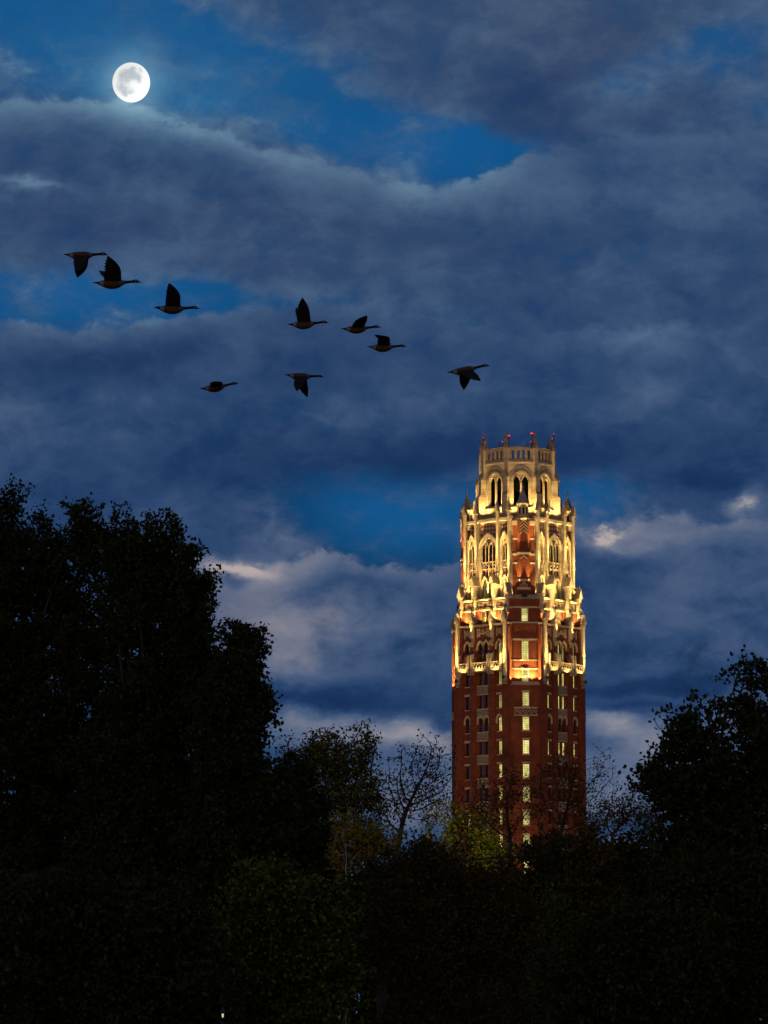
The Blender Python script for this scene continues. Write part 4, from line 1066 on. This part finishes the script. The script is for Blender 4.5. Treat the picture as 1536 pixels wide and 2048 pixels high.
def tree(name, label, cat, px, Y, lobes, n_att, n_leaf, size, spread, kind='dark', bark='bark', base_px=None, seed=1, step=.45, kill=.6, tip=.012, expo=2.3,
         shell=.33, gap=.0, trunk_py=None, depth=1.0, leaf_frac=1.0, group=None, rmax=.55, flat=.75, droop=.25, wander=.25, leaf_on='att', sprig=0.0, clump=(.8, .28), per=16, tipk=1.9):
    """lobes: (px, py, rx, ry[, dY]) ellipses of the crown in photograph pixels at depth Y, rounded out in depth"""
    global NLEAF
    rng = np.random.default_rng(seed); s = Y/F
    bx = W(base_px if base_px is not None else px, 1500, Y).x; base = np.array([bx, Y, 0.0])
    A = []; vol = np.array([l[2]*l[3]*min(l[2], l[3]) for l in lobes])**.72; cnt = np.maximum(8, (n_att*vol/vol.sum()).astype(int))
    for l, c in zip(lobes, cnt):
        dY = l[4] if len(l) > 4 else 0
        ce = np.array(W(l[0], l[1], Y+dY)); rx, rz = l[2]*s, l[3]*s; ry = (rx*.6+rz*.4)*depth
        ns = max(3, c//per)
        v = rng.normal(0, 1, (ns, 3)); v /= np.linalg.norm(v, axis=1)[:, None]; out = v.copy(); v *= rng.uniform(0, 1, ns)[:, None]**shell
        v *= 1 + .10*hash3(v*2.7, seed+l[0])[:, None]
        if gap: keep = hash3((ce+v*np.array([rx, ry, rz]))*.9, seed*1.7) > -1+gap; v, out = v[keep], out[keep]; ns = len(v)
        out = out + np.array([0, 0, .8]) + rng.normal(0, .35, (ns, 3)); out /= np.linalg.norm(out, axis=1)[:, None]
        cs = ce + v*np.array([rx, ry, rz])*.96
        cl = clump[0]*rng.uniform(.5, 1.3, ns)
        t = rng.uniform(-.6, .6, (ns, per))
        A.append((cs[:, None, :] + out[:, None, :]*(t*cl[:, None])[:, :, None] + rng.normal(0, 1, (ns, per, 3))*(clump[1]*(1.15-np.abs(t+.1)))[:, :, None]).reshape(-1, 3))
    A = np.vstack(A); A = A[A[:, 2] > .6]
    tt = np.array(W(px, trunk_py if trunk_py is not None else np.mean([l[1]+l[3]*.3 for l in lobes]), Y))
    pos, par = grow(A, base, tt, step, kill, rng, wander)
    r, ch = branches(pos, par, tip, expo, rmax)
    V, Fc = tubes(pos-base, par, r)
    e = link(name, None); e.location = base; tag(e, label, cat, group)
    link('trunk', np_mesh('trunk', V, Fc, BK[bark], True), e)
    if leaf_on == 'att': cent = A
    else:
        m = (r < tip*tipk); m[:5] = False; cent = pos[m]
    if leaf_frac < 1: cent = cent[rng.uniform(0, 1, len(cent)) < leaf_frac]
    if sprig:
        up = cent[cent[:, 2] > np.quantile(cent[:, 2], .5)]; up = up[rng.uniform(0, 1, len(up)) < sprig]
        cent = np.vstack([cent, up + np.stack([rng.normal(0, .12, len(up)), rng.normal(0, .12, len(up)), rng.uniform(.2, .7, len(up))], 1)])
    mid = cent.mean(0); dirs = cent-mid; dirs /= np.linalg.norm(dirs, axis=1)[:, None]+1e-9
    V, Fc = leaves(cent-base, dirs, n_leaf, spread*rng.uniform(.55, 1.35, len(cent)), size, rng, droop, flat)
    link('crown', np_mesh('crown', V, Fc, LM[kind]), e); NLEAF += len(Fc)
    return e

GT = 'trees around the tower'
# --- the great dark trees at the left
BIG = dict(step=.28, kill=.24, size=.15, spread=.12, tip=.012, expo=2.05, group=GT, clump=(.75, .24))
def big(label, px, Y, lobes, n, nl, kind, seed, **kw):
    d = dict(BIG); d.update(kw); size = d.pop('size'); spread = d.pop('spread')
    return tree('broadleaf_tree', label, 'tree', px, Y, lobes, n, nl, size, spread, kind, seed=seed, **d)
big('tallest dark broadleaf tree filling the left edge of the picture', 60, 116,
     [(-60, 1240, 160, 205), (22, 1030, 40, 58), (14, 1105, 60, 70), (92, 1078, 54, 72), (164, 1046, 38, 64), (120, 1180, 95, 100), (212, 1120, 62, 92), (228, 1085, 42, 52), (40, 1250, 180, 140), (150, 1400, 200, 180), (0, 1500, 180, 220), (200, 1600, 190, 180), (40, 1800, 250, 190)],
     11500, 16, 'dark', 11, trunk_py=1500, gap=.14, size=.14)
big('dark broadleaf tree with a steep stepped right side, second from the left', 330, 110,
     [(258, 1112, 38, 56), (276, 1098, 28, 46), (314, 1100, 36, 54), (345, 1160, 58, 80), (392, 1200, 30, 60), (280, 1220, 80, 100), (375, 1240, 50, 90), (320, 1380, 115, 120), (395, 1430, 76, 140), (300, 1550, 160, 140), (330, 1720, 180, 140)],
     7600, 16, 'dark', 12, trunk_py=1560, gap=.42, size=.14)
big('lower dark tree with a rounded top on the right flank of the left trees', 470, 107,
     [(462, 1295, 30, 40), (495, 1300, 26, 44), (485, 1380, 40, 70), (508, 1450, 42, 80), (455, 1450, 70, 100), (480, 1580, 85, 110), (470, 1720, 120, 120), (560, 1660, 50, 100)],
     4800, 15, 'dark', 13, trunk_py=1600, gap=.4)
big('small dark bushy tree between the left trees and the sparse round tree', 600, 125,
     [(600, 1560, 30, 46), (575, 1620, 44, 74), (625, 1640, 30, 54), (590, 1740, 64, 80)], 1100, 14, 'dark', 14, trunk_py=1680, gap=.3)
# --- the dark tree at the right edge
big('dark broadleaf tree with lobed leaf clumps at the right edge of the picture', 1450, 104,
     [(1513, 1336, 16, 34), (1510, 1372, 28, 40), (1512, 1440, 44, 56), (1432, 1452, 34, 46), (1425, 1490, 46, 40), (1375, 1495, 42, 50), (1322, 1550, 40, 34), (1390, 1580, 72, 54), (1480, 1560, 80, 90), (1335, 1625, 38, 30), (1440, 1660, 100, 60), (1560, 1490, 80, 150), (1400, 1720, 84, 54), (1520, 1760, 110, 110)],
     3800, 13, 'dark', 21, trunk_py=1640, gap=.52, size=.17, spread=.15, clump=(.55, .34))
# --- the sparse trees in the middle distance
FAR = dict(step=.34, kill=.30, tip=.015, expo=2.05, group=GT, wander=.38, per=10, clump=(.9, .3))
def far(name, label, px, Y, lobes, n, nl, size, spread, kind, seed, **kw):
    d = dict(FAR); d.update(kw); return tree(name, label, 'tree', px, Y, lobes, n, nl, size, spread, kind, seed=seed, **d)
far('sparse_tree', 'sparse olive leaved tree with an even round crown left of the bare tree', 690, 180,
     [(690, 1505, 80, 50), (640, 1550, 56, 56), (745, 1550, 36, 50), (690, 1610, 80, 54), (598, 1500, 20, 18), (596, 1570, 26, 44)], 1750, 8, .16, .17, 'olive', 31, trunk_py=1640, gap=.42, depth=.8, rmax=.3)
far('bare_tree', 'nearly bare tree with twisted limbs against the sky left of the tower', 800, 205,
     [(850, 1510, 22, 26), (884, 1545, 20, 46), (815, 1535, 22, 44), (790, 1605, 30, 46), (850, 1590, 46, 36), (765, 1600, 50, 16)], 760, 3, .16, .16, 'brown', 32, base_px=735, trunk_py=1668, wander=.55, step=.28, kill=.34, tip=.013, expo=2.1, rmax=.26, leaf_frac=.9, per=4, clump=(1.0, .5))
far('sparse_tree', 'brown leafed open tree in front of the left half of the tower', 1020, 250,
     [(985, 1590, 46, 30), (1035, 1580, 40, 36), (950, 1620, 46, 20), (1020, 1550, 26, 24), (1010, 1640, 56, 24)], 620, 4, .16, .18, 'brown', 33, base_px=1030, trunk_py=1668, kill=.34, tip=.012, expo=2.05, rmax=.30, leaf_frac=.85, per=5, clump=(1.0, .5))
far('sparse_tree', 'brown leafed open tree in front of the right half of the tower', 1120, 245,
     [(1115, 1555, 50, 46), (1160, 1590, 36, 56), (1200, 1550, 24, 40), (1085, 1600, 30, 36), (1140, 1640, 64, 24), (1190, 1630, 36, 36)], 860, 4, .16, .18, 'brown', 34, base_px=1125, trunk_py=1670, kill=.34, tip=.012, expo=2.05, rmax=.30, leaf_frac=.855, per=6, clump=(1.0, .45))
far('sparse_tree', 'thin brown leafed tree in the gap right of the tower', 1225, 235,
     [(1235, 1630, 32, 30), (1285, 1630, 36, 30), (1255, 1605, 20, 20), (1310, 1650, 26, 26)], 620, 4, .17, .2, 'brown', 35, base_px=1180, trunk_py=1668, kill=.38, tip=.014, expo=2.1, rmax=.25, per=6, clump=(1.0, .45))
# --- lit greenery at the foot of the tower, nearer bushes and undergrowth
def bushy(label, px, Y, lobes, n, nl, size, kind, seed, **kw):
    d = dict(trunk_py=np.mean([l[1] for l in lobes]), gap=.25, spread=.18, step=.34, kill=.34, tip=.012, expo=2.05, group=GT, clump=(.8, .32)); d.update(kw); spread = d.pop('spread')
    return tree('broadleaf_tree', label, 'tree', px, Y, lobes, n, nl, size, spread, kind, seed=seed, **d)
LIT = dict(spread=.4, step=.8, kill=1.0, clump=(1.6, .7), tip=.03)
bushy('bright green tree lit from the side at the left foot of the tower', 915, 466, [(895, 1640, 40, 34), (945, 1660, 36, 36), (880, 1690, 50, 36), (985, 1700, 46, 36), (930, 1730, 80, 46)], 900, 11, .36, 'green', 41, **LIT)
bushy('green tree with light filtering through at the tower base', 1000, 474, [(970, 1690, 36, 24), (1000, 1730, 40, 30), (1020, 1790, 30, 50), (960, 1760, 54, 46)], 700, 11, .36, 'green', 42, **LIT)
bushy('dark tree with a low rounded crown right of the tower base', 1190, 170, [(1110, 1712, 80, 46), (1195, 1702, 80, 42), (1270, 1738, 80, 46), (1160, 1800, 140, 64), (1240, 1850, 110, 84)], 2400, 12, .19, 'brown', 43)
bushy('yellowing autumn tree with pale thin stems left of centre', 680, 165, [(690, 1690, 60, 54), (640, 1720, 54, 64), (740, 1700, 48, 38), (680, 1780, 84, 64), (780, 1710, 34, 34), (640, 1830, 74, 64)], 1500, 9, .19, 'autumn', 44, bark='pale', tip=.014, rmax=.13, gap=.5)
far('sapling', 'thin pale stemmed sapling in front of the yellowing tree', 694, 152, [(672, 1700, 24, 40), (712, 1710, 22, 44), (660, 1760, 16, 30), (725, 1770, 18, 30)], 60, 3, .15, .2, 'autumn', 53, bark='pale', trunk_py=1770, tip=.012, expo=2.6, rmax=.055, kill=.5, per=3, wander=.12)
bushy('broad dark thicket tree with crossing twigs in the centre foreground', 900, 118, [(840, 1790, 110, 64), (960, 1780, 110, 64), (900, 1740, 100, 54), (800, 1870, 100, 74), (1010, 1860, 94, 84), (900, 1900, 160, 94), (900, 2010, 180, 84)], 3600, 10, .13, 'brown', 45, tip=.012, gap=.45)
bushy('deep green tree low in the left foreground', 570, 102, [(540, 1800, 100, 84), (620, 1880, 84, 104), (500, 1920, 130, 114), (600, 2010, 130, 84)], 2300, 14, .15, 'green', 46)
bushy('dark green tree in the bottom left corner', 180, 96, [(120, 1850, 180, 110), (300, 1880, 140, 110), (60, 1990, 190, 100), (300, 2000, 180, 100)], 3300, 14, .16, 'dark', 47)
bushy('small yellow green tree between the centre thicket and the right trees', 1092, 140, [(1090, 1830, 30, 40), (1085, 1890, 38, 40), (1110, 1940, 44, 54)], 600, 12, .16, 'green', 48)
bushy('low rounded dark green tree in the right foreground', 1290, 98, [(1270, 1890, 100, 74), (1200, 1960, 104, 84), (1350, 1930, 104, 94), (1270, 2010, 150, 74)], 2500, 14, .15, 'dark', 49)
bushy('dark tree in the bottom right corner', 1470, 100, [(1440, 1830, 104, 84), (1530, 1860, 94, 114), (1440, 1960, 124, 104), (1400, 1780, 84, 54)], 2500, 14, .155, 'dark', 50)
bushy('dark tree behind the right trees at the skyline', 1330, 150, [(1300, 1720, 74, 40), (1370, 1730, 84, 54), (1420, 1790, 114, 74), (1330, 1800, 104, 64)], 1700, 13, .2, 'dark', 51)
bushy('dark tree behind the bottom centre thicket', 760, 150, [(760, 1790, 84, 64), (830, 1740, 64, 46), (720, 1870, 104, 84), (1050, 1780, 54, 54), (1100, 1700, 34, 24)], 1500, 13, .18, 'dark', 52)
# --- the wood behind, seen only through gaps in the nearer crowns
DEEP = dict(spread=.4, step=.7, kill=.9, clump=(1.5, .6), tip=.025, gap=.1)
for i, (px, Y, top, hw, lab) in enumerate((
    (120, 190, 1650, 240, 'dark tree of the wood glimpsed low behind the tallest left tree'), (420, 210, 1690, 220, 'dark tree of the wood glimpsed behind the stepped left trees'),
    (700, 225, 1770, 170, 'dark tree of the wood behind the pale stemmed autumn tree'), (880, 240, 1730, 150, 'dark tree of the wood behind the centre thicket'),
    (1060, 215, 1790, 140, 'dark tree of the wood standing before the foot of the tower'), (1230, 230, 1725, 170, 'dark tree of the wood right of the foot of the tower'), (1450, 200, 1700, 210, 'dark tree of the wood behind the right edge trees'))):
    h = 2090-top
    bushy(lab, px, Y, [(px, top+h*.2, hw*.6, h*.2), (px-hw*.4, top+h*.42, hw*.6, h*.25), (px+hw*.4, top+h*.45, hw*.6, h*.25), (px, top+h*.8, hw, h*.24)], 2000, 12, .34, 'dark', 60+i, **DEEP)
# --- low street lamp seen through the leaves
def street_lamp():
    p = W(445.5, 2030, 88); e = bpy.data.objects.new('street_lamp', None); col.objects.link(e); e.location = (p.x, p.y, 0)
    b = MB(); b.frust(ring(8, .09), 0, ring(8, .055), p.z-.16); b.frust(ring(8, .16), 0, ring(8, .09), .7); link('pole', b.mesh('pole', [M['fixture']]), e)
    b = MB(); b.frust(ring(10, .016), p.z-.06, ring(10, .025), p.z+.03); link('lamp_globe', b.mesh('lamp_globe', [M['lamp_lens']]), e)
    b = MB(); b.frust(ring(10, .07), p.z+.05, ring(10, .02), p.z+.2); b.frust(ring(10, .05), p.z-.18, ring(10, .07), p.z-.12); link('lamp_cap', b.mesh('lamp_cap', [M['fixture']]), e)
    tag(e, 'small lit street lamp glinting through the leaves at the bottom left', 'street lamp')
street_lamp()
print('leaves', NLEAF)
